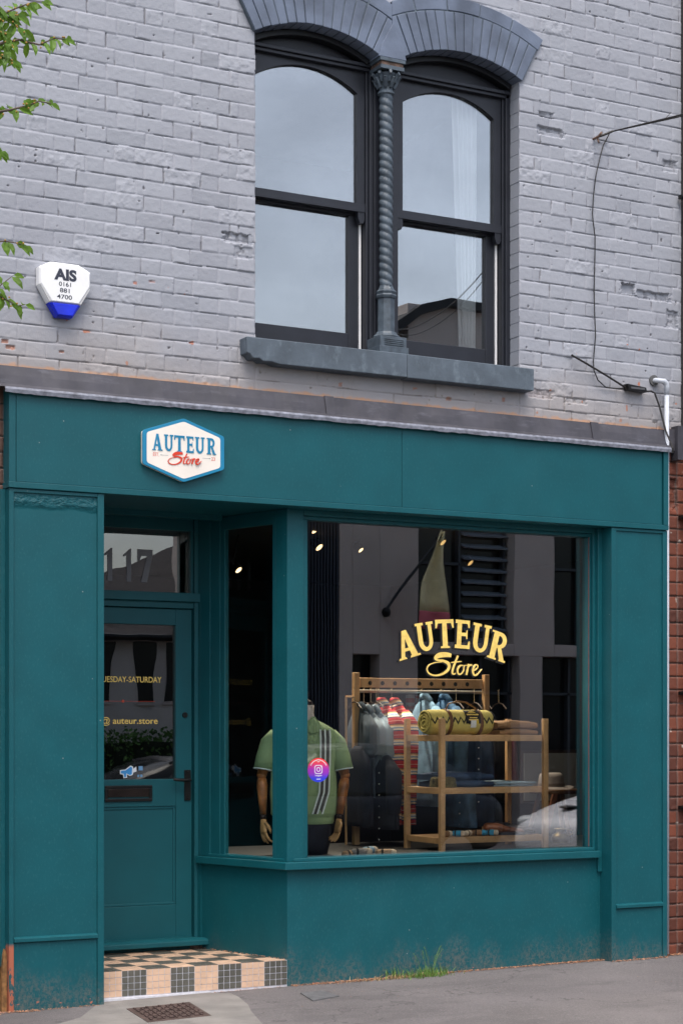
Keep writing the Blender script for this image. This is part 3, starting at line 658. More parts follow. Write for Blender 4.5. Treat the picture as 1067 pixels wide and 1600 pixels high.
MB().box(4.96,6.986,.188,.193,.752,2.75).build('pane',GL_SHOP,dw)
pane=[o for o in bpy.data.objects if o.parent==dw and o.name.startswith('pane')][0]
# side window
b=MB(); b.prismz(spoly(.218,.245,-.0005,-.04),.7365,2.80); b.prismz(spoly(.665,.70,-.006,-.04),.7365,2.80); b.prismz(spoly(.7005,.78,.0,-.05),.7365,2.80); b.prismz(spoly(.245,.665,-.004,-.04),.7365,.758); b.prismz(spoly(.245,.665,-.004,-.04),2.72,2.80)
b.prismz(spoly(.7805,.885,.008,-.06),.7365,2.80)
sw_=b.build('side_window',TD,B,bevel=.003)
MB().prismz(spoly(.245,.665,-.018,-.022),.758,2.72).build('side_pane',GL_SIDE,sw_)
b=MB(); b.prismz(spoly(.86,.90,.012,-.06),.20,.692); b.build('frame_foot',TD,B)
# lettering on the display window
lt=MB(); sh=MB()
LET=[('A',5.655,2.030,-16,.160,.172),('U',5.785,2.078,-9,.122,.176),('T',5.925,2.100,-3,.132,.176),('E',6.055,2.100,3,.108,.176),('U',6.188,2.078,9,.127,.178),('R',6.318,2.032,15.5,.132,.178)]
for ch,cx,cz,rot,w,h in LET:
    a=R(-rot)*-1
    def xf(u,v,dx=0,dz=0,cx=cx,cz=cz,a=a,w=w,h=h):
        X=(u-.5)*w; Z=(v-.5)*h*(1+.0*u); return (cx+X*math.cos(a)-Z*math.sin(a)*-1*1.0+dx, cz+Z*math.cos(a)-X*math.sin(a)+dz)
    glyph(lt,ch,xf,.1855)
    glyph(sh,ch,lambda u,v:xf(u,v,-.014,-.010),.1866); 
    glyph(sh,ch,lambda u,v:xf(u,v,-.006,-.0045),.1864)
def fs_(zx,zy): return (5.795+(zx-350)/342*.395,1.975-(zy-445)/125*.137)
script_store(lt,fs_,.1852,.00100)
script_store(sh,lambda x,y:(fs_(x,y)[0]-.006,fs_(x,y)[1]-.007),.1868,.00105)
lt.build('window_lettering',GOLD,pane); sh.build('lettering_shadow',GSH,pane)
# round photo-app sticker
m=mat('sunset_gradient_sticker',(.8,.05,.05),.4,var=.02); t=m.node_tree
base_mix(m,lambda t,tc: smask(t,sep(t,tc)[2],1.325,1.262),(.30,.03,.42)); base_mix(m,lambda t,tc: smask(t,sep(t,tc)[2],1.262,1.215),(.03,.05,.60))
def disc(cx,cz,r,n=36): return [(cx+r*math.cos(2*math.pi*k/n),cz+r*math.sin(2*math.pi*k/n)) for k in range(n)]
st=MB().prism(disc(5.048,1.27,.072),.1862,.1875).build('round_sticker',m,pane)
b=MB()
def ring(cx,cz,r0,r1,y0,y1,n=32,sq=0):
    def pt(r,k):
        a=2*math.pi*k/n; c_,s_=math.cos(a),math.sin(a)
        if sq: q=(abs(c_)**4+abs(s_)**4)**-.25; return (cx+r*c_*q,cz+r*s_*q)
        return (cx+r*c_,cz+r*s_)
    for k in range(n): b.prism([pt(r0,k),pt(r1,k),pt(r1,k+1),pt(r0,k+1)],y0,y1)
ring(5.048,1.273,.0225,.0265,.1852,.1860,sq=1); ring(5.048,1.273,.0095,.0135,.1852,.1860); b.prism(disc(5.0635,1.2885,.0028,10),.1852,.1860)
for k in range(17):
    if k in (8,): continue
    a=R(150-7.5*k); cx,cz=5.048+.059*math.cos(a),1.27+.059*math.sin(a); b.prism([(cx-.0025,cz-.003),(cx+.0025,cz-.003),(cx+.0025,cz+.0035),(cx-.0025,cz+.0035)],.1852,.1860)
ring(5.048,1.325,.006,.009,.1852,.1860,12)
b.build('sticker_icon',SKW,st)
MB().box(5.034,5.062,.1852,.186,1.214,1.218).build('caption_line',SKW,st)
text('Instagram',5.026,5.070,1.2335,.010,.1855,SKW,st,'sticker_word',bold=.02)

# tiled step
bx=4.806; bw=.1467; tw=bw/4
b=MB(); b.prismz([(3.60,.1205),(4.8065,.1205),(4.595,.90),(3.60,.90)],.0,.1645,2)
z0,zt=.021,.1655
def til(x0,x1,lo=.0,hi=.0): return
for k in range(9):
    x1=bx-k*bw; x0=x1-bw; dk=(k%2==0); mi=1 if dk else 0
    for i in range(4):
        for j in range(4):
            xa=x0+i*tw; za=z0+j*(zt-z0)/4
            if xa<3.625: continue
            g=.0016 if not dk else .002
            b.box(xa+g,xa+tw-g,.1175+rnd.uniform(0,.0006),.1210,za+g,za+(zt-z0)/4-g,mi)
xr=lambda y:4.8065-(y-.12)*.2705
for r_ in range(6):
    for k in range(-1,9):
        x1=bx-k*bw-.0; x0=x1-bw; dk=((k+r_)%2==1); mi=1 if dk else 0
        for i in range(4):
            for j in range(4):
                xa=x0+i*tw; ya=.119+r_*bw+j*tw
                if ya+tw>.895 or xa<3.60: continue
                g=.0012; xb=xa+tw-g; xa2=xa+g; lim=min(xr(ya),xr(ya+tw))-.002
                if xa2>lim: continue
                b.box(xa2,min(xb,lim),ya+g,ya+tw-g,.1640,.1672+rnd.uniform(0,.0005),mi)
b.build('tiled_step',[PEACH,DTILE,GROUT],B)
MB().prismz([(3.60,.085),(3.66,.092),(4.0,.098),(4.32,.112),(4.32,.121),(3.60,.121)],.0,.017).build('mortar_fillet',GROUT,B)
# shell of the shop interior and of the room above
b=MB(); b.box(2.95,8.7,5.5,5.6,0,3.0); b.box(2.95,3.05,1.0,5.5,0,3.0); b.box(8.6,8.7,.36,5.5,0,3.0); b.box(2.95,3.70,.99,1.08,0,3.0); b.box(7.06,7.44,.16,.22,0,3.0); b.box(7.3,8.6,.352,.40,0,3.0)
b.box(4.615,4.68,.93,1.0,0,.69)
b.build('interior_wall',INT,B)
MB().box(3.05,8.6,.98,5.5,.1,.16).build('interior_floor',INTF,B)
MB().box(3.05,8.6,.24,5.5,2.86,3.2).build('interior_ceiling',INT,B)
b=MB(); b.prismz([(4.90,.215),(7.3,.215),(7.3,.41),(8.6,.41),(8.6,1.7),(4.60,1.7),(4.62,.93)],.60,.728); b.prismz([(4.62,1.65),(8.6,1.65),(8.6,1.7),(4.62,1.7)],.16,.60); b.build('display_platform',DECK,B)
b=MB(); b.box(4.0,7.0,3.2,3.3,3.7,6.0); b.box(3.95,4.05,.36,3.3,3.7,6.0); b.box(6.95,7.05,.36,3.3,3.7,6.0); b.box(3.95,7.05,.36,3.3,5.9,6.0); b.box(3.95,7.05,.36,3.3,3.6,3.7)
b.build('upstairs_room',mat('upstairs_wall',(.10,.10,.10),.8),B)
MB().box(2.9,7.66,.36,6,6.0,6.1).build('roof_slab',INT,B)
def drape(xa,xb,xc,xd,y,za,zb,n=70,k=9,amp=.022):
    b=MB(); vs=[];fs=[]
    for j in range(13):
        v=j/12; z=zb+(za-zb)*v; l=xa+(xc-xa)*(1-v); q=xb+(xd-xb)*(1-v)
        for i in range(n+1): u=i/n; vs.append((l+(q-l)*u,y+amp*math.sin(u*k*6.28+v*.7)+.008*math.sin(u*31),z))
    for j in range(12):
        for i in range(n): o=j*(n+1)+i; fs.append((o,o+1,o+n+2,o+n+1))
    b.add(vs,fs); return b
CUR=mat('sheer_white_curtain',(.88,.88,.88),.9,var=.05)
ct=drape(6.08,6.27,6.15,6.25,.362,5.75,3.72,k=5,amp=.012).build('curtain',CUR,smooth=True); md=ct.modifiers.new('s','SOLIDIFY'); md.thickness=.002
tag(ct,'sheer white curtain hanging inside the right half of the upper window','curtain')


# lower side brickwork (neighbouring walls)
wl=thing('brick_wall','strip of rough brown brick wall left of the teal shopfront','wall',(2.9,.1,0))
brickfield('wall_face',2.6,3.10,0,3.46,.092,.0055,BB,wl,ref=3.09,painted=False,seed=31)
brickfield('wall_face',-.6,2.598,0,3.46,.092,.0095,BB,wl,ref=2.62,painted=False,seed=71)
MB().box(-3,3.08,.12,.35,0,3.44).build('wall_body',BB,wl)
wr_=thing('brick_wall','narrow strip of glossy red brick wall right of the shopfront behind the pale pipe','wall',(7.6,.1,0))
brickfield('wall_face',7.44,7.80,0,3.47,.092,.0055,RB,wr_,ref=7.655,painted=False,seed=41,dmg=[(7.6,3.06,.06,.11,.02,0)])
MB().box(7.44,13,.12,.35,0,3.44).build('wall_body',RB,wr_)
nb=thing('brick_building','dark neighbouring building front at the far right edge','building',(9,.2,0))
MB().box(7.70,13,.13,.4,3.44,8.5).build('wall',mat('sooty_brick',(.05,.045,.045),.8,bump=.003,bscale=20),nb)

# ---------------- things fixed to the front ----------------
# alarm box
a=thing('alarm_box','white five-sided burglar alarm box with a blue lens on the grey brick wall','alarm',(3.385,.05,3.75))
AX=lambda L_:[(3.385+(x-3.385)*.95+.034,z) for x,z in L_]
out_=[(3.231,4.012),(3.300,4.045),(3.470,4.045),(3.539,4.012),(3.539,3.925),(3.482,3.825),(3.288,3.825),(3.231,3.918)]
inn=[(3.240,4.003),(3.304,4.033),(3.466,4.033),(3.530,4.003),(3.530,3.930),(3.464,3.832),(3.306,3.832),(3.240,3.922)]
def dome(b,o_,i_,y0,y1):
    o_,i_=AX(o_),AX(i_); y0+=.038; y1+=.038
    n=len(o_); vs=[(x,.095,z) for x,z in o_]+[(x,y0,z) for x,z in o_]+[(x,y1,z) for x,z in i_]
    fs=[tuple(2*n+k for k in range(n-1,-1,-1))]
    for k in range(n):
        q=(k+1)%n; fs+=[(k,q,n+q,n+k),(n+k,n+q,2*n+q,2*n+k)]
    b.add(vs,fs)
b=MB(); dome(b,out_,inn,.012,-.004); fixn(b.build('housing',WHITE,a,bevel=.003))
b=MB(); dome(b,[(3.288,3.824),(3.482,3.824),(3.432,3.752),(3.338,3.752)],[(3.306,3.824),(3.464,3.824),(3.428,3.762),(3.342,3.762)],.014,-.001); fixn(b.build('lens',BLUEP,a,bevel=.002))
LGP=mat('light_grey_plastic',(.5,.5,.5),.5)
for q in ([(3.236,3.915),(3.240,3.921),(3.304,3.833),(3.290,3.829)],[(3.534,3.915),(3.530,3.929),(3.466,3.833),(3.480,3.829)]): MB().prism(AX(q),.038,.05).build('side_seam',LGP,a)
text('AIS',3.354,3.482,3.952,.058,.0330,DARKT,a,'company_letters',bold=.05)
text('0161',3.381,3.450,3.917,.024,.0330,DARKT,a,'phone_number',bold=.012)
text('881',3.386,3.442,3.883,.024,.0330,DARKT,a,'phone_number',bold=.012)
text('4700',3.370,3.456,3.848,.024,.0330,DARKT,a,'phone_number',bold=.012)
# hexagonal sign
a=thing('hanging_sign','cream hexagonal shop sign with blue border reading AUTEUR Store on the teal fascia','sign',(4.087,-.02,2.88))
def hexa(k,zs=1): 
    cx,cz=4.0875,3.066; P_=[(3.840,3.160),(4.086,3.244),(4.334,3.160),(4.334,2.975),(4.086,2.888),(3.840,2.975)]
    out=[]
    n=6; 
    for i in range(6):
        p=Vector((cx+(P_[i][0]-cx)*k,cz+(P_[i][1]-cz)*k)); a_=Vector((cx+(P_[i-1][0]-cx)*k,cz+(P_[i-1][1]-cz)*k)); c_=Vector((cx+(P_[(i+1)%6][0]-cx)*k,cz+(P_[(i+1)%6][1]-cz)*k))
        u=(a_-p).normalized()*.014; v=(c_-p).normalized()*.014
        for t_ in (0,.33,.67,1): w=(1-t_)*(1-t_); q=p+u*(1-t_)**2+v*t_**2; out.append(tuple(q))
    return out
MB().prism(hexa(.985),-.026,-.001).build('backing_board',CREAM,a,bevel=.002)
MB().prism(hexa(1.0),-.034,-.0262).build('border',SBLUE,a,bevel=.0015)
MB().prism(hexa(.90),-.0345,-.030).build('face',CREAM,a)
b=MB()
for ch,xa,xb,dz in (('A',187,296,0),('U',312,403,0),('T',414,522,0),('E',540,618,0),('U',632,728,0),('R',752,846,0)):
    X0=3.84+(xa-92)*.000583; X1=3.84+(xb-92)*.000583
    glyph(b,ch,lambda u,v:(X0+(X1-X0)*u,3.054+v*.092),-.0368)
b.build('sign_lettering',SBLUE,a)
b=MB(); script_store(b,lambda zx,zy:(3.84+(zx-92)*.000583,3.245-(zy-.055*(zx-510)-90+8)*.000536),-.0372,.00055); b.build('script_word',RED,a)
text('EST.',3.902,3.938,3.022,.021,-.0352,RED,a,'small_lettering',bold=.0)
text('23',4.254,4.277,3.020,.021,-.0352,RED,a,'small_lettering',bold=.0)
b=MB(); b.box(3.9521,3.992,-.0352,-.0346,3.030,3.0315); b.prism([(3.944,3.031),(3.952,3.035),(3.952,3.027)],-.0352,-.0346); b.build('arrow_rule',GREYT,a)
b=MB(); b.box(4.200,4.2409,-.0352,-.0346,3.030,3.0315); b.prism([(4.249,3.031),(4.241,3.035),(4.241,3.027)],-.0352,-.0346); b.build('arrow_rule',GREYT,a)
# cables
CB=mat('black_cable',(.02,.018,.017),.6)
b=MB(); b.tube([(7.0,.085,5.296),(7.04,.07,5.31),(7.098,.05,5.338)],.008,6)
pts=[(7.098,5.338),(7.05,5.25),(7.021,5.174),(6.985,5.05),(6.972,4.93),(6.964,4.80),(6.962,4.754),(6.978,4.65),(6.984,4.561),(6.975,4.309),(6.973,4.166),(6.984,4.024),(6.972,3.86),(6.972,3.80),(7.0,3.74),(7.065,3.703),(7.14,3.700),(7.21,3.708)]
b.tube([(x,.078+.006*math.sin(k*1.7),z) for k,(x,z) in enumerate(pts)],.0038,6)
c=b.build('wall_cable',CB); tag(c,'thin black cable hanging down the painted brick from the wall hook','cable')
c=MB().tube([(6.792,.07,3.88),(6.9,.06,3.835),(7.05,.058,3.775),(7.216,.07,3.712)],.0065,6).build('wall_cable',CB); tag(c,'short black cable slanting from beside the window sill to the junction box','cable')
c=MB().tube([(7.372,.07,3.700),(7.42,.07,3.708),(7.449,.068,3.697),(7.478,.06,3.62),(7.50,.05,3.53),(7.513,.035,3.45),(7.516,-.012,3.37),(7.516,-.034,3.33),(7.516,-.03,3.30)],.006,6).build('wall_cable',CB); tag(c,'black cable curving down from the junction box over the lead flashing','cable')
a=thing('junction_box','flat black cable junction box above the right end of the lead flashing','box',(7.29,.06,3.70))
b=MB(); b.prism([(7.212,3.735),(7.365,3.722),(7.372,3.690),(7.225,3.695)],.045,.095); b.build('housing',BR,a,bevel=.004)
MB().box(7.24,7.35,.042,.0455,3.704,3.716).build('lid_ridge',mat('grey_ridge',(.08,.08,.085),.5),a)
a=thing('cable_hook','rusty iron hook with frayed wire fixed in the upper right brickwork','hook',(7.0,.05,5.29))
b=MB(); b.tube([(6.985,.12,5.285),(6.985,.05,5.285),(6.992,.035,5.300),(7.004,.04,5.312)],.008,6); b.tube([(6.985,.06,5.28),(6.988,.05,5.255),(6.995,.055,5.25)],.006,6); b.build('bracket',RUST,a)
b=MB(); pts=[]
for i in range(40):
    s=i/39; X=7.10+(13.1-7.10)*s; Y=.05-13.05*s; Z=5.338+(7.4-5.338)*s-4*.85*s*(1-s)*.55; pts.append((X,Y,Z))
b.tube(pts,.0052,6); b.tube([(x+.0,y,z-.10*math.sin(math.pi*min(1,k/39)))for k,(x,y,z) in enumerate(pts)],.004,6)
b.tube([pts[1],(pts[1][0]+.05,pts[1][1],pts[1][2]+.05)],.002,4)
tag(b.build('overhead_cable',CB),'black overhead cable running out from the hook across the street','cable')
# pale pipe
a=thing('waste_pipe','thin pale grey pipe with an elbow running down the right edge of the shopfront','pipe',(7.533,.05,0))
b=MB(); b.tube([(7.533,.05,.05),(7.533,.05,3.70)],.0155,12); b.build('pipe',WPIPE,a,smooth=True)
b=MB(); b.tube([(7.533,.05,3.69),(7.533,.05,3.745),(7.526,.05,3.765),(7.51,.05,3.775),(7.485,.058,3.778),(7.465,.075,3.782),(7.463,.12,3.782)],[.0175,.0175,.019,.0185,.0165,.0165,.0165],12); b.build('elbow',WPIPE,a,smooth=True)
MB().tube([(7.463,.088,3.784),(7.463,.10,3.784)],.035,16).build('wall_collar',mat('grey_sealant',(.10,.10,.10),.8),a)
a=thing('drainpipe','black iron drainpipe at the far right edge beside the red brick','pipe',(7.73,.03,0))
b=MB(); b.tube([(7.768,.02,.02),(7.768,.02,8.0)],.062,16); b.build('pipe',BLACK,a,smooth=True)
for z,lab in ((5.0,0),(2.9,0),(1.75,0),(1.0,0)):
    b=MB(); b.tube([(7.768,.02,z-.04),(7.768,.02,z+.04)],.071,16); b.box(7.655,7.73,.05,.085,z-.012,z+.012); b.tube([(7.67,.06,z),(7.67,.02,z)],.014,8); b.build('bracket',BR,a)
# grass and litter at the foot of the wall
GR=mat('fresh_green_grass',(.10,.19,.03),.6,var=.4,scale=40); GR2=mat('straw',(.36,.25,.13),.8,var=.4,scale=60); LIT=mat('dry_leaf_litter',(.42,.22,.13),.85,var=.55,scale=70)
def blades(b,n,cx,cy,sx,sy,h0,h1,lean=.6):
    for _ in range(n):
        x=rnd.gauss(cx,sx); y=min(.112,rnd.gauss(cy,sy)); h=rnd.uniform(h0,h1); a=rnd.uniform(0,6.28); l=rnd.uniform(.1,lean)*h; w=rnd.uniform(.0012,.0026); z=gz(x)
        dx,dy=math.cos(a)*l,math.sin(a)*l*.6; px_,py_=-math.sin(a)*w,math.cos(a)*w
        if y+dy>.115: dy=-abs(dy)
        b.add([(x-px_,y-py_,z),(x+px_,y+py_,z),(x+dx*.4+px_*.8,y+dy*.4+py_*.8,z+h*.6),(x+dx*.4-px_*.8,y+dy*.4-py_*.8,z+h*.6),(x+dx,y+dy,z+h)],[(0,1,2,3),(3,2,4)])
b=MB(); blades(b,240,5.70,.035,.085,.03,.02,.065,1.2); blades(b,18,5.74,.06,.05,.02,.05,.085); blades(b,40,5.50,.08,.04,.02,.03,.08,1.2)
for _ in range(7):   # seed heads
    x=5.72+rnd.gauss(0,.07); y=.05; h=rnd.uniform(.12,.20); dx=rnd.uniform(-.06,.08); z=gz(x)
    b.tube([(x,y,z),(x+dx*.5,y,z+h*.7),(x+dx,y,z+h)],.0009,3)
    for q in range(9): s=.6+q*.045; b.sphere((x+dx*s+rnd.uniform(-.008,.008),y,z+h*s+rnd.uniform(-.004,.004)),.0022,4)
tag(b.build('grass_tuft',GR),'green grass tuft with seed heads growing at the foot of the teal panel','grass',kind='stuff')
b=MB()
def litter(x0,x1,n,yc,sd,big=.011):
    for _ in range(n):
        x=rnd.uniform(x0,x1); y=min(yc,yc-abs(rnd.gauss(0,sd))); s=rnd.uniform(.003,big); a=rnd.uniform(0,6.28); z=gz(x)+.001+rnd.uniform(0,.006); c_,s_=math.cos(a)*s,math.sin(a)*s; w=rnd.uniform(.25,.6); t_=rnd.uniform(-.3,.6)*s
        b.add([(x-c_,y-s_,z),(x-s_*w,y+c_*w,z+t_),(x+c_,y+s_,z),(x+s_*w,y-c_*w,z+abs(t_))],[(0,1,2,3)])
litter(4.83,6.2,900,.115,.018); litter(6.2,7.05,700,.115,.022); litter(7.05,7.5,260,-.002,.015); litter(7.5,7.66,120,.08,.03,.014); litter(5.0,5.9,500,.10,.03); litter(3.0,3.25,200,-.003,.02); litter(3.25,3.6,90,-.003,.01); litter(4.3,4.8,110,.112,.012,.007); litter(3.7,7,90,-.2,.4,.005); litter(6.8,7.1,250,.112,.025)
for _ in range(60):
    x=4.806-.2705*rnd.uniform(0,.75); y=.12+(4.8065-x)/.2705; s=rnd.uniform(.003,.008); b.add([(x-s-.01,y,.169),(x-.01,y-s,.172),(x+s-.012,y,.170),(x-.01,y+s*.5,.174)],[(0,1,2,3)])
tag(b.build('leaf_litter',LIT),'line of dry brown leaf litter along the foot of the shopfront','litter',kind='stuff')
b=MB(); blades(b,220,5.52,.06,.16,.02,.01,.035,2.5); tag(b.build('dry_grass',GR2),'flattened straw coloured grass around the green tuft','grass',kind='stuff')
# litter nest under the door sill
b=MB()
for _ in range(60):
    x=rnd.uniform(4.52,4.63); y=rnd.uniform(.84,.885); s=rnd.uniform(.006,.016); z=rnd.uniform(.168,.19); a=rnd.uniform(0,6.28); b.add([(x-s*math.cos(a),y-s*.4,z),(x,y,z+s*.5),(x+s*math.cos(a),y+s*.3,z+.002),(x,y-.003,z-.002)],[(0,1,2,3)])
tag(b.build('fluff',mat('dusty_fluff',(.15,.10,.08),.9,var=.5,scale=80)),'dusty brown fluff caught under the right end of the door sill','litter',kind='stuff')

# ---------------- street tree at the left ----------------
LEAF=mat('cherry_leaf',(.12,.23,.03),.5,var=.45,scale=18); t=LEAF.node_tree; p=t.nodes['Principled BSDF']
trb=N(t,'ShaderNodeBsdfTranslucent'); ms=N(t,'ShaderNodeMixShader'); ms.inputs[0].default_value=.45; trb.inputs[0].default_value=(.26,.42,.04,1)
o=t.nodes['Material Output']; t.links.new(p.outputs[0],ms.inputs[1]); t.links.new(trb.outputs[0],ms.inputs[2]); t.links.new(ms.outputs[0],o.inputs['Surface'])
BARK=mat('grey_brown_bark',(.10,.075,.06),.85,var=.35,scale=20,bump=.006,bscale=25); FRU=mat('unripe_fruit',(.34,.20,.04),.5,var=.3,scale=60)
tree=thing('street_tree','leafy cherry tree whose twigs reach in at the left edge before the brick','tree',(.9,-2.05,0))
def leaf(b,p,d,up,L_,w):
    d=d.normalized(); s=d.cross(up).normalized(); n=s.cross(d); f=L_*.12
    V=[p,p+d*L_*.3+s*w-n*0+n*f,p+d*L_*.65+s*w*.85+n*f*.6,p+d*L_-n*f*1.2,p+d*L_*.65-s*w*.85+n*f*.6,p+d*L_*.3-s*w+n*f,p+d*L_*.35,p+d*L_*.68]
    b.add(V,[(0,1,6),(1,2,7,6),(2,3,7),(0,6,5),(6,7,4,5),(7,3,4)])
tb=MB(); lfb=MB(); frb=MB(); tr=random.Random(3)
def twig(pts,r0,dens,spread=1.0,fruit=.25):
    pts=[Vector(p) for p in pts]; n=len(pts); tb.tube(pts,[r0*(1-.75*i/(n-1)) for i in range(n)],6)
    for i in range(n-1):
        a,c_=pts[i],pts[i+1]; L_=(c_-a).length; k=max(1,int(L_*dens)); d=(c_-a).normalized()
        for q in range(k):
            p=a.lerp(c_,(q+tr.random())/k); ang=tr.uniform(0,6.28)
            o_=Vector((math.cos(ang),.5*math.sin(ang),math.sin(ang)*.9)); dd=(d*.7+o_*spread+Vector((0,0,-.55))).normalized()
            leaf(lfb,p,dd,Vector((tr.uniform(-.5,.5),-1,tr.uniform(-.2,.9))),tr.uniform(.042,.074),tr.uniform(.011,.018))
            if tr.random()<fruit: frb.sphere(p+Vector((tr.uniform(-.012,.012),-.01,tr.uniform(-.02,.01))),.0045,6)
    leaf(lfb,pts[-1],(pts[-1]-pts[-2])+Vector((0,0,-.02)),Vector((0,-1,.3)),.05,.013)
# P-derived world points on the plane of the twigs (about 7.4 m in front of the camera)
TX=lambda px,py,Y=-2.05: (lambda t,z: Vector((z*(t*.87965+.47562),Y,1.5+(1142.5-py)*z/2863)))((px-533.5)/2863,(Y+9.437)/(.87965-(px-533.5)/2863*.47562))
tb.tube([(.9,-2.05,0),(.92,-2.03,1.4),(.86,-2.05,2.6),(.95,-2.0,3.6),(1.0,-2.05,5.0)],[.13,.105,.09,.07,.03],12)
for pts,r0 in (([(.9,-2.05,2.4),(1.3,-2.1,2.9),(1.8,-2.05,3.2)],.035),([(.9,-2.04,2.9),(1.4,-2.0,3.6),(1.9,-2.05,4.0)],.035),([(.95,-2.02,3.4),(1.35,-2.1,4.1),(1.95,-2.05,4.4)],.03),([(.9,-2.05,2.6),(.3,-2.3,3.4),(-.4,-2.4,4.0)],.04),([(.9,-2.05,3.0),(.6,-1.6,4.0),(.3,-1.5,4.8)],.035)):
    tb.tube(pts,[r0,r0*.75,r0*.5],8)
twig([(1.9,-2.05,4.0)]+[TX(*q) for q in [(-70,95),(-20,70),(0,68),(30,62),(62,70),(85,60),(104,62)]],.008,60,.8,.5)
twig([(1.95,-2.05,4.4)]+[TX(*q) for q in [(-60,20),(-10,8),(12,28),(30,22)]],.007,95,1.0,.5)
twig([(1.95,-2.05,4.4)]+[TX(*q) for q in [(-40,-10),(10,20),(28,12),(50,4),(68,2)]],.006,60,.8,.4)
twig([TX(-50,30),TX(-10,22),TX(14,34),TX(36,46)],.005,110,1.0,.5)
twig([TX(-40,110),TX(-8,84),TX(10,90),TX(22,98)],.005,100,1.0,.5)
twig([TX(-60,60),TX(-15,40),TX(8,48),TX(18,70),TX(0,92)],.006,110,1.0,.3)
twig([(1.9,-2.05,4.0)]+[TX(*q) for q in [(-60,200),(-10,176),(15,172),(40,166),(62,158),(80,162)]],.008,75,.85,.7)
twig([TX(-50,235),TX(-10,228),TX(2,238)],.005,90,.8,.2)
twig([(1.8,-2.05,3.2)]+[TX(*q) for q in [(-60,400),(-10,378),(8,377),(28,380),(40,384)]],.006,42,.8,.4)
twig([TX(-60,470),TX(-12,458),(TX(6,466)),TX(28,478),TX(40,476)],.006,85,.8,.4)
twig([TX(-30,470),TX(0,447),TX(14,436),TX(22,430)],.004,60,.8,.1)
for _ in range(150):
    c_=Vector((tr.uniform(-.6,1.85),tr.uniform(-2.7,-1.5),tr.uniform(3.0,5.2))); e_=c_+Vector((tr.uniform(-.25,.25),tr.uniform(-.2,.2),tr.uniform(-.1,.2)))
    if max(c_.x,e_.x)>1.95: continue
    twig([c_,(c_+e_)/2+Vector((0,0,.03)),e_],.004,50,1.0,.1)
tb.build('trunk',BARK,tree); lfb.build('crown',LEAF,tree); frb.build('fruit',FRU,tree)['kind']='stuff'

# ---------------- inside the shop window ----------------
def cloth(b,x,y,z1,z0,w,th,fold=.006,n=28,top=.25,seed=0,flare=.1,axis='y',neck=True):
    """a hanging garment seen on its hanger: width w along the axis, thickness th across"""
    rr=random.Random(seed); rings=[]; ph=rr.uniform(0,6)
    m=14
    for k in range(m+1):
        s=k/m; z=z1+(z0-z1)*s
        ww=w*(min(1,.30+.70*(s/top)**.6) if s<top else 1+flare*(s-top)); tt=th*(.45+.55*min(1,s/.2))*(1+.25*s)
        ring=[]
        for i in range(n):
            a=2*math.pi*i/n; u=math.cos(a); v=math.sin(a); u=math.copysign(abs(u)**.8,u)
            f=fold*s*math.sin(a*7+ph+s*1.2)+fold*.6*s*math.sin(a*11+ph*2)
            du,dv_=u*ww/2,v*tt/2+f
            ring.append((x+dv_,y+du,z) if axis=='y' else (x+du,y+dv_,z))
        rings.append(ring)
    b.loft(rings)
def wool(name,c,**k): return mat(name,c,.9,bump=.0008,bscale=220,**k)
DK=wool('dark_navy_denim',(.012,.016,.028),var=.3); DN=wool('mid_blue_denim',(.06,.14,.26),var=.35,scale=14); DL=wool('light_blue_denim',(.17,.30,.43),var=.3,scale=14); DDN=wool('raw_denim',(.018,.04,.09),var=.3,scale=14)
GB=wool('grey_blue_cotton',(.17,.22,.27),var=.15)
# oak shelf
a=thing('shelf_unit','open oak shelf unit with three shelves holding folded clothes in the display window','shelf',(6.55,.82,.695))
x0,x1,y0,y1=6.158,6.957,.60,1.037
for x in (x0,x1):
    for y in (y0,y1): MB().box(x-.018,x+.018,y-.016,y+.016,.695,1.583).build('leg',OAK,a,bevel=.003)
for z in (1.435,1.095,.775):
    b=MB(); b.box(x0-.014,x1+.014,y0+.0165,y0+.036,z,z+.040); b.box(x0-.014,x1+.014,y1-.036,y1-.0165,z,z+.040); b.box(x0-.0135,x0+.010,y0+.036,y1-.036,z,z+.040); b.box(x1-.010,x1+.0135,y0+.036,y1-.036,z,z+.040)
    b.box(x0+.010,x1-.010,y0+.036,y1-.036,z+.012,z+.0395); b.build('shelf',OAK,a,bevel=.002)
# wool blanket roll
YW=wool('mustard_wool',(.60,.50,.15),var=.12,scale=30); 
a=thing('blanket_roll','rolled mustard yellow wool blanket with brown leather carrying straps on the top oak shelf','blanket',(6.36,.78,1.475))
m=wool('mustard_wool_zigzag',(.60,.50,.15),var=.12,scale=30)
def zig(t,tc):
    x,y,z=sep(t,tc); n=noise(t,tc,30,3)
    w=ma(t,'PINGPONG',ma(t,'MULTIPLY',x,1.0),.022); c_=ma(t,'ADD',ma(t,'MULTIPLY',w,1.6),1.553)
    d=ma(t,'ABSOLUTE',ma(t,'SUBTRACT',ma(t,'ADD',z,ma(t,'MULTIPLY',ma(t,'SUBTRACT',n,.5),.02)),c_)); return smask(t,d,.011,.008)
base_mix(m,zig,(.035,.035,.025))
b=MB(); rings=[]; r=.083; yc,zc=.775,1.558
for k,(x,s) in enumerate([(6.135,.80),(6.142,.92),(6.165,1.0),(6.26,1.02),(6.40,1.03),(6.52,1.02),(6.60,1.0),(6.62,.9),(6.625,.75)]):
    rings.append([(x,yc+r*s*1.04*math.cos(q)*(1+.02*math.sin(3*q+x*20)),zc+r*s*.98*math.sin(q)*(1+.02*math.sin(2*q+x*9))) for q in [2*math.pi*i/40 for i in range(40)]])
b.loft(rings); fixn(b.build('rolled_cloth',m,a,smooth=True))
b=MB(); pts=[]   # spiral edge on the visible end
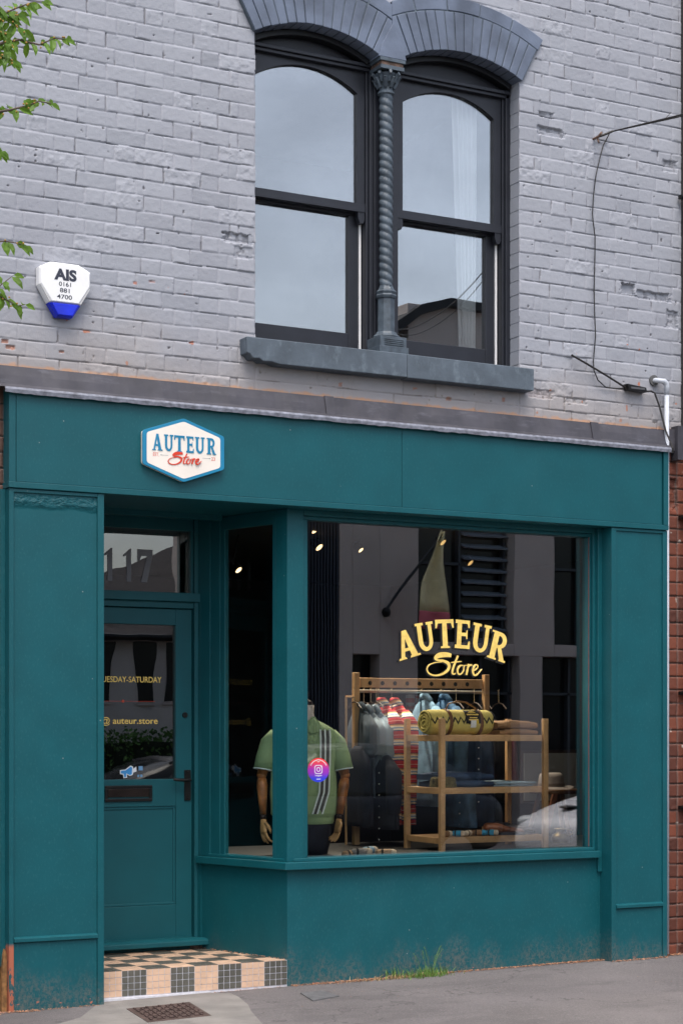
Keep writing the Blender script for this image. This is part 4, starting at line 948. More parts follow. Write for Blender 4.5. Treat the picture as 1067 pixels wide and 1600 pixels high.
for i in range(90):
    q=i*.26; rr_=.010+.0031*q; 
    if rr_>.078: break
    pts.append((6.131-.003*math.sin(i*.9),yc+rr_*math.cos(q),zc+rr_*math.sin(q)*.97))
b.tube(pts,[.0065]*len(pts),6); fixn(b.build('spiral_edge',YW,a,smooth=True))
b=MB(); b.tube([(p_[0]+.004,p_[1]+.0,p_[2]) for p_ in pts],[.0085]*len(pts),5); b.build('spiral_shadow_fold',wool('wool_fold_shadow',(.16,.13,.03)),a)  # dark tube behind the edge, paints in the shade between the turns
LE=mat('tan_leather',(.17,.075,.03),.5,var=.3,scale=30)
for x in (6.285,6.52):
    b=MB(); rr_=.0885
    ri=[[(x+dx,yc+rr2*1.05*math.cos(q),zc+rr2*math.sin(q)) for q in [2*math.pi*i/36 for i in range(36)]] for dx,rr2 in ((-.012,.084),(-.012,rr_),(.012,rr_),(.012,.084))]
    b.loft(ri,cap=False); fixn(b.build('strap',LE,a))
b=MB(); b.tube([(6.285,yc-.02,zc+.088),(6.30,yc-.025,zc+.12),(6.36,yc-.03,zc+.138),(6.43,yc-.03,zc+.132),(6.50,yc-.025,zc+.10),(6.52,yc-.02,zc+.085)],.008,8,squash=.6); b.build('handle',LE,a,smooth=True)
def patch(x0,x1,a0,a1,rr_,m,name,par,n=6):
    b=MB(); vs=[];fs=[]
    for i in range(n+1):
        q=a0+(a1-a0)*i/n; vs+=[(x0,yc+rr_*1.04*math.cos(q),zc+rr_*math.sin(q)),(x1,yc+rr_*1.04*math.cos(q),zc+rr_*math.sin(q))]
    for i in range(n): fs.append((2*i,2*i+1,2*i+3,2*i+2))
    b.add(vs,fs); return b.build(name,m,par)
q0=R(180-62); q1=R(180+5)
lb_=patch(6.395,6.51,q0,q1,.0895,GSH,'label_patch',a)
for (u0,u1,v0,v1) in ((.42,.58,.10,.14),(.34,.66,.15,.19),(.25,.75,.20,.26),(.10,.90,.36,.46),(.25,.75,.60,.66),(.18,.82,.72,.80)):
    patch(6.395+.115*u0,6.395+.115*u1,q0+(q1-q0)*v0,q0+(q1-q0)*v1,.0905,GOLD,'gold_stitching',lb_,2)
patch(6.43,6.472,R(180-8),R(180+22),.0915,SKW,'paper_tag',a); patch(6.474,6.49,R(180-8),R(180+6),.0912,mat('yellow_tag',(.7,.5,.03),.5),'yellow_tag',a)
def folded(name,label,cat,x0,x1,y0,y1,z,hs,m,seed=0,grp=None,skew=.01):
    a=thing(name,label,cat,((x0+x1)/2,(y0+y1)/2,z),grp); rr=random.Random(seed); zz=z+.001
    for h in hs:
        j=[rr.uniform(-skew,skew) for _ in range(4)]; b=MB(); n=10; r_=h/2; rings=[]
        # rounded fold at the front edge, section in YZ
        sec=[(y0+j[0]+r_-r_*math.cos(q),zz+r_+r_*math.sin(q)) for q in [math.pi*1.5-math.pi*k/6+math.pi for k in range(0)]]
        sec=[(y0+j[0]+r_-r_*math.sin(math.pi*k/6),zz+r_-r_*math.cos(math.pi*k/6)) for k in range(7)]+[(y1+j[1],zz+h*.95),(y1+j[1],zz)]
        for k in range(n+1):
            s=k/n; x=x0+j[2]+(x1+j[3]-x0-j[2])*s; e=math.sin(math.pi*min(1,max(.0,s)))**.25 if 0<s<1 else .72
            rings.append([(x,y+.004*math.sin(s*9+seed),zz+(q-zz)*(e*.9+.1)+.002*math.sin(s*13+seed)*((q-zz)/h)) for y,q in sec])
        b.loft(rings); fixn(b.build('folded_layer',m,a,smooth=False)); zz+=h+.0005
    return a
TAN=wool('tan_canvas',(.30,.17,.085),var=.2)
folded('folded_trousers','two folded tan canvas trousers beside the mustard blanket on the top shelf','trousers',6.64,6.935,.66,.92,1.475,[.040,.055],TAN,3)
folded('folded_jeans','bulky folded dark denim jeans on the middle oak shelf','jeans',6.19,6.60,.66,.95,1.135,[.045,.052],DDN,5)
folded('folded_shirt','flat folded pale blue shirt right of the dark jeans on the middle shelf','shirt',6.60,6.915,.66,.92,1.135,[.016,.018],wool('pale_blue_cotton',(.28,.40,.50)),6)
b=MB(); cloth(b,6.24,.72,1.215,1.137,.16,.14,.004,seed=3,axis='x'); tag(b.build('striped_scarf',mat('olive_knit',(.10,.085,.035),.9,var=.6,scale=60)),'small dark olive knitted scarf bunched left of the folded jeans','scarf')
# rolled socks
SC=[('sock_cream',(.62,.53,.42)),('sock_blue',(.05,.30,.52)),('sock_brown',(.26,.15,.08)),('sock_black',(.03,.03,.03))]
SM=[wool(n_,c_) for n_,c_ in SC]
def sock(x,y,z,rot,body,tip,label,r=.020,L_=.12):
    a=thing('rolled_socks',label,'socks',(x,y,z),'rolled pairs of socks in the window'); d=Vector((math.cos(rot),math.sin(rot)*.6,0)); c_=Vector((x,y,z+r))
    MB().tube([c_-d*L_*.5,c_-d*L_*.42,c_-d*L_*.2,c_,c_+d*L_*.2],[r*.5,r*.9,r,r*1.05,r],10).build('rolled_body',body,a,smooth=True)
    MB().tube([c_+d*L_*.2,c_+d*L_*.35,c_+d*L_*.47,c_+d*L_*.5],[r*1.02,r,r*.75,r*.3],10).build('folded_cuff',tip,a,smooth=True)
    MB().tube([c_-d*L_*.27,c_-d*L_*.17],[r*1.03,r*1.06],10).build('stripe',SM[3],a,smooth=True)
zb=.8155
sock(6.235,.68,zb,.4,SM[2],SM[0],'leftmost rolled brown and cream socks on the bottom oak shelf')
sock(6.325,.665,zb,-1.0,SM[1],SM[0],'blue and cream rolled socks just right of the front shelf leg')
sock(6.41,.68,zb,.8,SM[0],SM[2],'middle cream rolled socks with brown cuff on the bottom shelf')
sock(6.50,.69,zb,-.9,SM[2],SM[1],'brown rolled socks with blue cuff on the bottom oak shelf')
sock(6.58,.66,zb,-1.1,SM[1],SM[0],'rightmost blue and white rolled socks nearest the brown shoes')
zd=.728
sock(5.36,.35,zd,.3,wool('sock_oatmeal',(.40,.27,.17)),SM[2],'leftmost oatmeal rolled socks lying on the window platform',.024,.14)
sock(5.42,.33,zd+.012,-.4,wool('sock_grey',(.35,.33,.31)),SM[0],'grey rolled socks lying second from left on the window platform',.024,.14)
sock(5.50,.37,zd+.02,.5,wool('sock_sky',(.30,.45,.58)),SM[0],'sky blue and white rolled socks on the window platform',.023,.13)
sock(5.60,.34,zd,-.6,wool('sock_sand',(.52,.36,.24)),SM[0],'rightmost sand coloured rolled socks on the window platform',.024,.14)
# shoes
def shoe(x,y,z,m,rot,label,grp):
    a=thing('leather_shoe',label,'shoe',(x,y,z),grp); rings=[]
    M4=Matrix.Translation((x,y,z))@Matrix.Rotation(rot,4,'Z')
    prof=[(-.135,.030,.075),(-.12,.036,.082),(-.08,.036,.080),(-.04,.034,.078),(0,.037,.062),(.04,.044,.052),(.08,.047,.046),(.115,.040,.040),(.135,.022,.028)]
    for px_,w,h in prof:
        rings.append([tuple(M4@Vector((px_,w*math.copysign(abs(math.cos(q))**.8,math.cos(q)),.014+(h-.014)*(.5+.5*math.sin(q)) if True else 0))) for q in [2*math.pi*i/16 for i in range(16)]])
    b=MB(); b.loft(rings); fixn(b.build('upper',m,a,smooth=True))
    b=MB(); pl_=[(px_,w*1.08) for px_,w,h in prof]+[(px_,-w*1.08) for px_,w,h in prof[::-1]]
    vs=[tuple(M4@Vector((p_[0]*1.03,p_[1],zz_))) for zz_ in (.0,.016) for p_ in pl_]; n=len(pl_)
    b.add(vs,[tuple(range(n-1,-1,-1)),tuple(range(n,2*n))]+[(i,(i+1)%n,n+(i+1)%n,n+i) for i in range(n)]); fixn(b.build('sole',BR,a))
    b=MB()
    for k in range(4): 
        p_=[tuple(M4@Vector((-.035+k*.018,w_,.083-k*.004))) for w_ in (-.014,.0,.014)]; b.tube(p_,.0025,5)
    b.build('laces',DDN if m is not BR else BR,a)
shoe(6.70,.70,zb,mat('brown_leather',(.22,.075,.03),.4,var=.35,scale=18),-.25,'brown leather shoe on the bottom oak shelf beside the socks','pair of shoes')
shoe(6.83,.78,zb,mat('dark_brown_leather',(.035,.022,.014),.35,var=.3),-.25,'near black leather shoe behind and right of the brown shoe','pair of shoes')
# clothes rail with hangers
a=thing('clothes_rail','wooden clothes rail with round holes above the hanging clothes','clothes rack',(6.53,1.55,.16))
b=MB(); zr=1.83; b.box(6.06,7.05,1.50,1.525,1.80,1.865); hol=[6.135+k*.098 for k in range(9)]
b.build('top_board',OAK,a,bevel=.003)
for x in hol: MB().prism(disc(x,1.83,.015,16),1.4975,1.4995).build('hole',GSH,a)
for x in (6.03,7.08):
    MB().box(x-.02,x+.02,1.49,1.53,.16,1.90).build('post',OAK,a,bevel=.003)
MB().tube([(6.03,1.56,1.775),(7.08,1.56,1.775)],.012,8).build('rod',mat('dull_steel',(.25,.24,.22),.4,.8),a)
b=MB(); b.tube([(5.95,1.50,1.735),(5.95,1.50,.16)],.009,6); b.tube([(5.95,1.50,1.735),(6.03,1.50,1.735)],.009,6); b.build('side_stand',OAK,a)
STR=mat('red_serape_stripes',(.45,.02,.025),.9,bump=.0008,bscale=200); t=STR.node_tree
def bands(freq,off,lo,wv=.02):
    def f(t,tc):
        x,y,z=sep(t,tc); zz=ma(t,'ADD',z,ma(t,'ADD',ma(t,'MULTIPLY',y,.16),ma(t,'MULTIPLY',noise(t,tc,6,2),wv))); fr=ma(t,'FRACT',ma(t,'ADD',ma(t,'MULTIPLY',zz,freq),off)); return smask(t,fr,lo,lo+.03)
    return f
def bnd(a,b_,c_):
    def f(t,tc):
        x,y,z=sep(t,tc); zz=ma(t,'ADD',z,ma(t,'MULTIPLY',y,.16)); fr=ma(t,'FRACT',ma(t,'MULTIPLY',zz,10.0))
        return ma(t,'MULTIPLY',ma(t,'GREATER_THAN',fr,a),ma(t,'LESS_THAN',fr,b_))
    base_mix(STR,f,c_)
bnd(.02,.10,(.02,.03,.12)); bnd(.10,.21,(.80,.70,.55)); bnd(.21,.29,(.12,.28,.50)); bnd(.29,.40,(.80,.70,.55)); bnd(.40,.48,(.62,.30,.08)); bnd(.48,.53,(.02,.02,.06)); bnd(.74,.77,(.75,.6,.5))
WALD=mat('dark_hanger_wood',(.05,.03,.02),.5)
def hanger(x,y,par):
    b=MB(); b.tube([(x,y,1.785),(x+.004,y+.0,1.797),(x,y+.01,1.79),(x,y,1.775),(x,y,1.70)],.0022,5); b.build('hook',mat('brass_hook',(.6,.5,.35),.3,.6),par)
    b=MB(); b.tube([(x,y-.10,1.655),(x,y-.05,1.69),(x,y,1.70),(x,y+.05,1.69),(x,y+.10,1.655)],.005,5); b.build('hanger',WALD,par)
def garment(name,label,cat,x,m,z1,z0,w,th,seed,grp='clothes hanging on the rail',sleeve=None,y=1.5,buttons=False,rib=None):
    a=thing(name,label,cat,(x,y,z0),grp); hanger(x,y+.06,a)
    b=MB(); cloth(b,x,y,z1,z0,w,th,.007,seed=seed); fixn(b.build('body',m,a,smooth=True))
    if sleeve:
        zl=sleeve; yy=y-w*.42
        b=MB(); b.tube([(x,yy+.06,z1-.06),(x-.006,yy-.01,z1-.14),(x-.012,yy-.025,z1-.30),(x-.01,yy-.01,zl)],[.03,.058,.056,.048],12,squash=.8); fixn(b.build('sleeve',m,a,smooth=True))
        b=MB(); b.tube([(x,y-.07,z1-.012),(x-.01,y-.03,z1+.022),(x-.012,y+.03,z1+.022),(x,y+.07,z1-.012)],[.018,.022,.022,.018],8); fixn(b.build('collar',m,a,smooth=True))
    if buttons:
        b=MB()
        for k in range(7): b.sphere((x-th*.62,y-w*.18,z1-.14-k*.075),.005,6)
        b.build('buttons',WHITE,a)
    return a
garment('hanging_shirt','faded dark blue shirt hanging first on the rail at the left end','shirt',6.06,wool('dusty_blue',(.08,.105,.135)),1.66,1.05,.36,.05,1,sleeve=1.35)
garment('hanging_shirt','grey-blue short sleeved shirt hanging second from the left on the rail','shirt',6.12,GB,1.64,1.12,.40,.05,2,sleeve=1.36)
garment('hanging_shirt','pale slate short sleeved shirt hanging just left of the striped jackets','shirt',6.175,wool('slate_cotton',(.22,.29,.36)),1.64,1.12,.42,.05,3,sleeve=1.32)
garment('hanging_trousers','dark navy trousers hanging low at the left behind the mannequin','trousers',6.00,DK,1.40,.86,.32,.09,4,y=1.42)
garment('denim_jacket','dark denim jacket with pale buttons hanging left of the striped jackets','jacket',6.14,DK,1.36,.84,.42,.09,14,y=1.36,sleeve=.95,buttons=True)
garment('striped_jacket','left one of the two red serape striped jackets on the rail','jacket',6.235,STR,1.69,.865,.44,.085,5,sleeve=1.02)
garment('striped_jacket','right one of two red serape striped jackets, partly behind the shelf leg','jacket',6.34,STR,1.69,.865,.46,.09,6,sleeve=1.0)
garment('denim_shirt','light blue denim shirt hanging behind the shelf nearest the striped jackets','shirt',6.58,DL,1.72,.98,.44,.09,7,sleeve=1.05)
garment('denim_shirt','mid blue denim shirt hanging behind the shelf under the blanket','shirt',6.74,DN,1.72,.98,.46,.09,8,sleeve=1.1)
garment('hanging_jeans','long dark jeans hanging behind the folded jeans','jeans',6.92,DDN,1.60,.84,.36,.07,9,y=1.35,buttons=True)
garment('denim_shirt','blue denim shirt with pearl buttons low behind the middle shelf','shirt',6.74,DN,1.15,.84,.36,.08,10,y=1.30,buttons=True)
garment('patterned_shirt','dark shirt with a red printed front hanging right of the denim','shirt',7.10,wool('black_print',(.02,.02,.025)),1.60,1.0,.40,.09,11,sleeve=1.2)
garment('red_shirt','red shirt hanging behind the rear right shelf leg','shirt',7.17,wool('deep_red',(.16,.015,.02)),1.52,1.08,.30,.09,12,y=1.42)
# mannequin
FZ=.16
a=thing('mannequin','headless shop mannequin with jointed wooden arms behind the glass near the corner post','mannequin',(5.27,.80,.695))
mx0,my0=5.262,.80; rotm=R(24)
MM=Matrix.Translation((mx0,my0,0))@Matrix.Rotation(rotm,4,'Z')@Matrix.Diagonal((1,1,1,1)).to_4x4()
MM=Matrix.Translation((mx0,my0,0))@Matrix.Rotation(-R(22),4,'Z')
def tm(p): return tuple(MM@Vector(p))
LIN=mat('linen_bust',(.55,.50,.46),.9,var=.08,scale=60,bump=.0004,bscale=300)
def ell(w,d,z,cx=0,cy=0,n=32,pw=.9): return [tm((cx+w*math.copysign(abs(math.cos(q))**pw,math.cos(q)),cy+d*math.copysign(abs(math.sin(q))**pw,math.sin(q)),z)) for q in [2*math.pi*i/n for i in range(n)]]
b=MB(); b.loft([ell(.16,.10,.93),ell(.165,.105,1.05),ell(.17,.11,1.25),ell(.19,.11,1.42),ell(.17,.09,1.50),ell(.10,.075,1.55),ell(.070,.066,1.575),ell(.067,.066,1.615),ell(.068,.067,1.665)]); fixn(b.build('bust',LIN,a,smooth=True))
NK=mat('dark_turned_wood',(.035,.018,.014),.3)
MB().lathe(*(MM@Vector((0,0,0)))[:2],[(.058,1.666),(.062,1.676),(.052,1.690),(.034,1.70),(.026,1.712),(.034,1.725),(.036,1.74),(.028,1.752),(.024,1.762),(.030,1.775),(.026,1.792),(.016,1.80)],20).build('neck_cap',NK,a,smooth=True)
MB().tube([(mx0,my0,.695),(mx0,my0,.95)],.018,10).build('stand_pole',BR,a)
MB().lathe(mx0,my0,[(.07,.6955),(.07,.705),(.02,.715)],24).build('stand_foot',BR,a)
b=MB()
b.loft([ell(.165,.115,.98),ell(.175,.12,.90),ell(.17,.12,.80),ell(.15,.11,.72)]); b.build('dark_skirt_cover',DK,a,smooth=True)
WD=mat('polished_arm_wood',(.30,.115,.035),.35,var=.45,scale=16,bump=.0004,bscale=40)
WD2=mat('pale_hand_wood',(.50,.29,.12),.4,var=.2,scale=20)
def hand(b,w,d,side,n_curl):
    """palm and five jointed fingers; w wrist, d pointing down the forearm"""
    d=d.normalized(); s=Vector((side,0,0)); s=(s-d*s.dot(d)).normalized(); f=d.cross(s).normalized(); 
    if f.y>0: f=-f
    palm=w+d*.075
    rings=[]
    for t_,ww,tt in ((0,.022,.016),(.02,.028,.017),(.05,.037,.017),(.08,.040,.014),(.088,.036,.010)):
        c_=w+d*t_; rings.append([tuple(c_+f*(ww*math.cos(q))+s*(tt*math.sin(q))) for q in [2*math.pi*i/12 for i in range(12)]])
    b.loft(rings)
    for k,(off,L_) in enumerate(((.028,.072),(.010,.080),(-.009,.074),(-.026,.058))):
        r_=.0085; p=w+d*.085+f*off; cur=n_curl[k]; dirv=d.copy(); pts=[p]; 
        for j,fr in enumerate((.45,.3,.25)):
            dirv=(dirv*math.cos(cur)+(-s)*math.sin(cur)+f*(off*1.5)).normalized(); p=p+dirv*L_*fr; pts.append(p)
        b.tube(pts,[r_,r_*.95,r_*.85,r_*.6],8)
    p=w+d*.025+f*.026; b.tube([p,p+f*.022+d*.022-s*.008,p+f*.028+d*.048-s*.018,p+f*.022+d*.066-s*.024],[.011,.0105,.009,.006],8)
for sd_,el_,wr,cur in ((-1,(-.262,-.02,1.225),(-.255,-.06,.965),(.35,.5,.3,.2)),(1,(.262,-.02,1.225),(.222,-.06,.965),(.25,.35,.45,.5))):
    el=Vector(tm(el_)); wv=Vector(tm(wr)); sh_=Vector(tm((sd_*.205,0,1.44)))
    MB().tube([sh_,sh_.lerp(el,.5),el],[.045,.040,.030],14).build('upper_arm',WD,a,smooth=True)
    b=MB(); b.sphere(tuple(el),.031,10); b.build('elbow_joint',WD,a,smooth=True)
    b=MB(); b.tube([el.lerp(wv,.08),el.lerp(wv,.25),el.lerp(wv,.6),el.lerp(wv,.94)],[.028,.034,.028,.020],14); b.build('forearm',WD,a,smooth=True)
    b=MB(); b.sphere(tuple(wv),.0195,8); b.build('wrist_joint',NK,a,smooth=True)
    b=MB(); hand(b,wv+(wv-el).normalized()*.015,(wv-el),sd_,cur); fixn(b.build('hand',WD2,a,smooth=True))
# knitted polo shirt on the mannequin
GRN=wool('sage_green_knit',(.27,.39,.20),var=.08,scale=20)
def rib_(t,tc):
    x=sep(t,tc)[0]; return ma(t,'MULTIPLY',smask(t,ma(t,'PINGPONG',x,.004),.001,.003),.25)
base_mix(GRN,rib_,(.17,.26,.13))
sh_=thing('polo_shirt','sage green knitted polo shirt with grey and white vertical stripes worn by the mannequin','shirt',(5.262,.80,.93))
SEC=[(.92,.185,.120),(.935,.192,.126),(.965,.190,.126),(.98,.205,.136),(1.10,.208,.138),(1.25,.205,.137),(1.38,.215,.135),(1.46,.222,.128),(1.505,.200,.112),(1.535,.155,.095),(1.56,.105,.083),(1.575,.075,.076)]
def sd2(z):
    for i in range(len(SEC)-1):
        if SEC[i][0]<=z<=SEC[i+1][0]:
            u=(z-SEC[i][0])/(SEC[i+1][0]-SEC[i][0]); return SEC[i][1]+(SEC[i+1][1]-SEC[i][1])*u,SEC[i][2]+(SEC[i+1][2]-SEC[i][2])*u
    return SEC[-1][1:] if z>SEC[-1][0] else SEC[0][1:]
n=64; rings=[]; zz=.92
while zz<1.576:
    w,d=sd2(zz); rg=[]
    for i in range(n):
        q=2*math.pi*i/n; c_,s_=math.cos(q),math.sin(q); f=.0045*math.sin(5*q+zz*8)*max(0,min(1,(1.35-zz)*3))+.003*math.sin(9*q-zz*14)
        x=(w+f)*math.copysign(abs(c_)**.9,c_); y=(d+f)*math.copysign(abs(s_)**.9,s_)
        zq=zz-(.030 if False else 0)
        if zz>1.50 and s_<0 and abs(x)<.045: y+=(.045-abs(x))*(zz-1.50)*12*.35
        rg.append(tm((x,y,zq)))
    rings.append(rg); zz+=.012
b=MB(); b.loft(rings,cap=False); fixn(b.build('body',GRN,sh_,smooth=True))
def fy(x,z,off=.003):
    w,d=sd2(z); u=min(.98,abs(x)/w); c_=u**(1/.9); return -(d)*(1-c_*c_)**.45-off
def strip(xs,z0,z1,wd,m,name,off=.0045):
    b=MB(); vs=[];fs=[]; k=40
    for i in range(k+1):
        z=z0+(z1-z0)*i/k; xc=xs(z); vs+=[tm((xc-wd/2,fy(xc-wd/2,z,off+.004),z)),tm((xc+wd/2,fy(xc+wd/2,z,off+.004),z))]
    for i in range(k): fs.append((2*i,2*i+1,2*i+3,2*i+2))
    b.add(vs,fs); return b.build(name,m,sh_)
STW=wool('stripe_pale',(.66,.76,.74),var=.05); STG=wool('stripe_grey',(.085,.085,.08),var=.05)
def curve(x0): return lambda z: x0+ .018*math.sin((z-.95)*3.2)-.050*max(0,(1.12-z))/.17*.9
strip(curve(.112),.985,1.505,.062,STG,'stripe',.003)
for x in (.080,.110,.142): strip(curve(x),.985,1.512,.0105,STW,'stripe',.0045)
strip(lambda z:.0,.925,1.50,.030,GRN,'placket',.004)
for z in (1.49,1.385,1.275,1.165,1.055,.955):
    p_=Vector(tm((.002,fy(0,z,.013),z))); b=MB(); b.tube([p_,p_+Vector((0,-.003,0))],.0072,12); b.build('button',WHITE,sh_)
for sd_ in (-1,1):
    b=MB(); pts=[(sd_*.16,0,1.475),(sd_*.205,-.005,1.42),(sd_*.235,-.012,1.33),(sd_*.252,-.018,1.262)]
    b.tube([tm(p_) for p_ in pts],[.055,.066,.063,.061],20); fixn(b.build('sleeve',GRN,sh_,smooth=True))
    b=MB(); e0=Vector(tm((sd_*.2515,-.018,1.264))); e1=Vector(tm((sd_*.2525,-.0185,1.258))); b.tube([e0,e1],[.0623,.0625],20); b.build('sleeve_trim',STW,sh_)
    # pointed collar wing
    q=[(sd_*.012,-.082,1.535),(sd_*.035,-.128,1.480),(sd_*.082,-.122,1.492),(sd_*.098,-.070,1.545),(sd_*.070,-.02,1.590),(sd_*.045,-.066,1.585)]
    b=MB(); V=[tm(p_) for p_ in q]+[tm((p_[0],p_[1]-.008,p_[2]+.004)) for p_ in q]; b.add(V,[(0,1,2,3,4,5),(11,10,9,8,7,6)]+[(i,6+i,6+(i+1)%6,(i+1)%6) for i in range(6)]); fixn(b.build('collar',GRN,sh_))
# hat on a stool, brass pot, canvas, board
FEL=wool('grey_felt',(.34,.30,.28),var=.08)
a=thing('felt_hat','light grey felt hat with a wide brim on the small table at the right','hat',(7.60,1.45,1.08))
b=MB(); hx,hy,hz=7.60,1.45,1.085
rings=[]
for r_,z in ((.158,.004),(.160,.0),(.163,.004),(.158,.010),(.115,.012),(.098,.016),(.093,.05),(.088,.085),(.080,.108),(.060,.116),(.03,.108),(.005,.104)):
    rings.append([(hx+r_*1.05*math.cos(q),hy+r_*.9*math.sin(q),hz+z+ (.012*math.cos(2*q) if r_>.15 else 0)) for q in [2*math.pi*i/28 for i in range(28)]])
b.loft(rings); fixn(b.build('crown_and_brim',FEL,a,smooth=True))
b=MB(); b.loft([[(hx+r_*1.05*math.cos(q),hy+r_*.9*math.sin(q),hz+z) for q in [2*math.pi*i/28 for i in range(28)]] for r_,z in ((.100,.018),(.0965,.040))],cap=False); b.build('band',wool('band_taupe',(.20,.16,.14)),a,smooth=True)
a=thing('side_table','small round brown table under the felt hat','table',(7.62,1.45,.16))
MB().lathe(7.62,1.45,[(.17,1.052),(.175,1.06),(.175,1.078),(.17,1.084)],28).build('top',mat('walnut',(.14,.07,.035),.4,var=.3),a)
for q in (.6,2.7,4.75): MB().tube([(7.62+.10*math.cos(q),1.45+.10*math.sin(q),1.052),(7.62+.2*math.cos(q),1.45+.2*math.sin(q),.70)],[.018,.012],8).build('leg',mat('walnut_leg',(.14,.07,.035),.4),a)
a=thing('brass_pot','squat dull brass pot with a narrow neck at the foot of the white car reflection','pot',(7.35,.98,.695))
MB().lathe(7.35,.98,[(.035,.695),(.040,.705),(.036,.715),(.060,.735),(.066,.76),(.058,.785),(.030,.80),(.028,.815),(.045,.825),(.043,.83)],20).build('body',mat('dull_brass',(.30,.22,.09),.35,.8,var=.3,scale=30),a,smooth=True)
MB().tube([(7.408,.98,.775),(7.45,.98,.79),(7.445,.98,.815),(7.392,.98,.822)],.005,6).build('handle',mat('dull_brass_handle',(.30,.22,.09),.35,.8),a)
a=thing('framed_canvas','white canvas in a dark wooden frame leaning behind the felt hat','picture',(7.85,1.9,1.0))
MB().box(7.68,8.2,1.95,1.97,.96,1.36).build('frame',mat('dark_wood_frame',(.05,.025,.015),.4),a)
MB().box(7.70,8.18,1.944,1.9495,.98,1.335).build('canvas',mat('raw_canvas',(.42,.42,.40),.8,var=.1,scale=4),a)
a=thing('wooden_board','tall reddish wooden board leaning at the right behind the shelf','board',(7.35,1.2,.695))
b=MB(); b.prism([(7.32,.70),(7.37,.70),(7.47,1.06),(7.43,1.06)],1.18,1.20); b.build('plank',mat('red_brown_wood',(.22,.09,.05),.5,var=.2),a)
# small tins on a wall shelf
sf=thing('wall_shelf','dark wall shelf carrying small tins high at the right inside the shop','shelf',(7.15,2.9,1.9))
MB().box(6.9,7.48,2.8,3.0,1.60,1.62).build('board',INT,sf)
tinr=mat('red_tin',(.40,.06,.05),.4); tinw=mat('white_tin',(.40,.38,.36),.4)
def tin(x,z,m,label):
    a=thing('small_tin',label,'tin',(x,2.9,z),'tins stacked on the wall shelf'); MB().lathe(x,2.9,[(.034,z),(.036,z+.004),(.036,z+.072),(.034,z+.076)],18).build('can',m,a); MB().lathe(x,2.9,[(.0368,z+.02),(.0368,z+.055)],18).build('paper_band',tinw if m is tinr else tinr,a); MB().lathe(x,2.9,[(.037,z+.0762),(.037,z+.082)],18).build('lid',mat('tin_lid',(.3,.3,.3),.3,.8),a)
for (x,z,m,l) in ((7.78-.5,1.62,tinr,'lower red tin of the left stack on the wall shelf'),(7.28,1.703,tinw,'upper white tin of the left stack on the wall shelf'),(7.37,1.62,tinr,'lower red tin of the middle stack on the wall shelf'),(7.37,1.703,tinr,'upper red tin of the middle stack on the wall shelf'),(7.455,1.62,tinr,'lone red tin at the right end of the wall shelf')): tin(x,z,m,l)
# ceiling lamps that are lit
DIM=mat('dim_lamp_glow',(1,.6,.3),.5,emit=((1,.62,.22),.5))
WARM=mat('warm_lamp_glow',(1,.8,.5),.5,emit=((1,.70,.36),1.6)); RIM=mat('dark_lamp_rim',(.05,.035,.02),.3,.7)
def lamp(x,y,z,label,k=1.0,tilt=-.75,r=.034,power=7):
    power*=5
    a=thing('ceiling_spotlight',label,'spotlight',(x,y,z),'lit spotlights on the shop ceiling')
    M4=Matrix.Translation((x,y,z))@Matrix.Rotation(tilt,4,'X')@Matrix.Rotation(-.35,4,'Y')
    def rg(r_,h): return [tuple(M4@Vector((r_*math.cos(q),r_*math.sin(q),h))) for q in [2*math.pi*i/20 for i in range(20)]]
    fixn(MB().loft([rg(r*.7,.075),rg(r,.06),rg(r,.0),rg(r*.86,-.002)],cap=False).build('housing',RIM,a)); MB().loft([rg(r*.82,.004),rg(r*.84,.0)]).build('bulb_face',WARM if k>=1 else DIM,a)
    MB().tube([tuple(M4@Vector((0,0,.07))),(x,y,2.86)],.006,6).build('stem',BR,a)
    l=bpy.data.lights.new('spotlight_beam','SPOT'); l.energy=power; l.color=(1,.86,.68); l.spot_size=R(110); l.spot_blend=.8; l.shadow_soft_size=.04
    lo=bpy.data.objects.new('spotlight_beam',l); COL.objects.link(lo); lo.parent=a; lo.location=(0,-.02,-.03); lo.rotation_euler=(R(-25),0,0)
lamp(5.98,1.95,2.79,'brightest lit spotlight seen at the top left of the display window',power=14)
lamp(6.33,1.98,2.79,'smaller lit spotlight right of the brightest one behind the display window',r=.024,power=8)
lamp(5.76,1.6,2.86,'spotlight just under the window head at the left corner of the display window',r=.026,power=4)
lamp(5.38,2.0,2.61,'lit spotlight seen through the narrow side window of the lobby',r=.03,power=4)
lamp(6.72,1.5,2.82,'dim spotlight behind the top of the reflected flag pole',r=.03,power=6,k=.5)
lamp(7.20,1.9,2.73,'dim spotlight at the top right corner of the display window',r=.03,power=6,k=.5)

# ---------------- the other side of the street (seen in the glass) ----------------
REN=mat('grey_render',(.58,.505,.455),.85,var=.08,scale=1.5,bump=.002,bscale=30); NAV=mat('navy_corrugated_steel',(.02,.03,.05),.5); MUL=mat('slate_mullion',(.05,.06,.07),.5)
ob=thing('modern_building','grey rendered modern building with dark glazing across the street','building',(14,-13.5,0))
def ow(x0,x1,z0,z1,y=-13.0,m=REN,b=None): b.box(x0,x1,y-.3,y,z0,z1)
b=MB()
for (x0,x1,z0,z1) in ((10.56,11.3,0,7.0),(12.30,12.52,0,6.6),(12.52,12.96,2.60,6.6),(12.96,13.60,0,6.6),(13.60,15.26,2.62,2.80),(15.26,15.99,2.62,7.3),(15.36,15.76,0,2.62),(15.99,18,2.62,2.80),(13.6,18,6.8,7.75),(13.2,13.6,6.6,7.25),(13.60,15.26,5.2,6.8),(15.99,18,5.6,6.8),(18,24,0,7.75)): b.box(x0,x1,-13.4,-13.0,z0,z1)
b.box(14.5,24,-22,-13.4,.0,6.5)
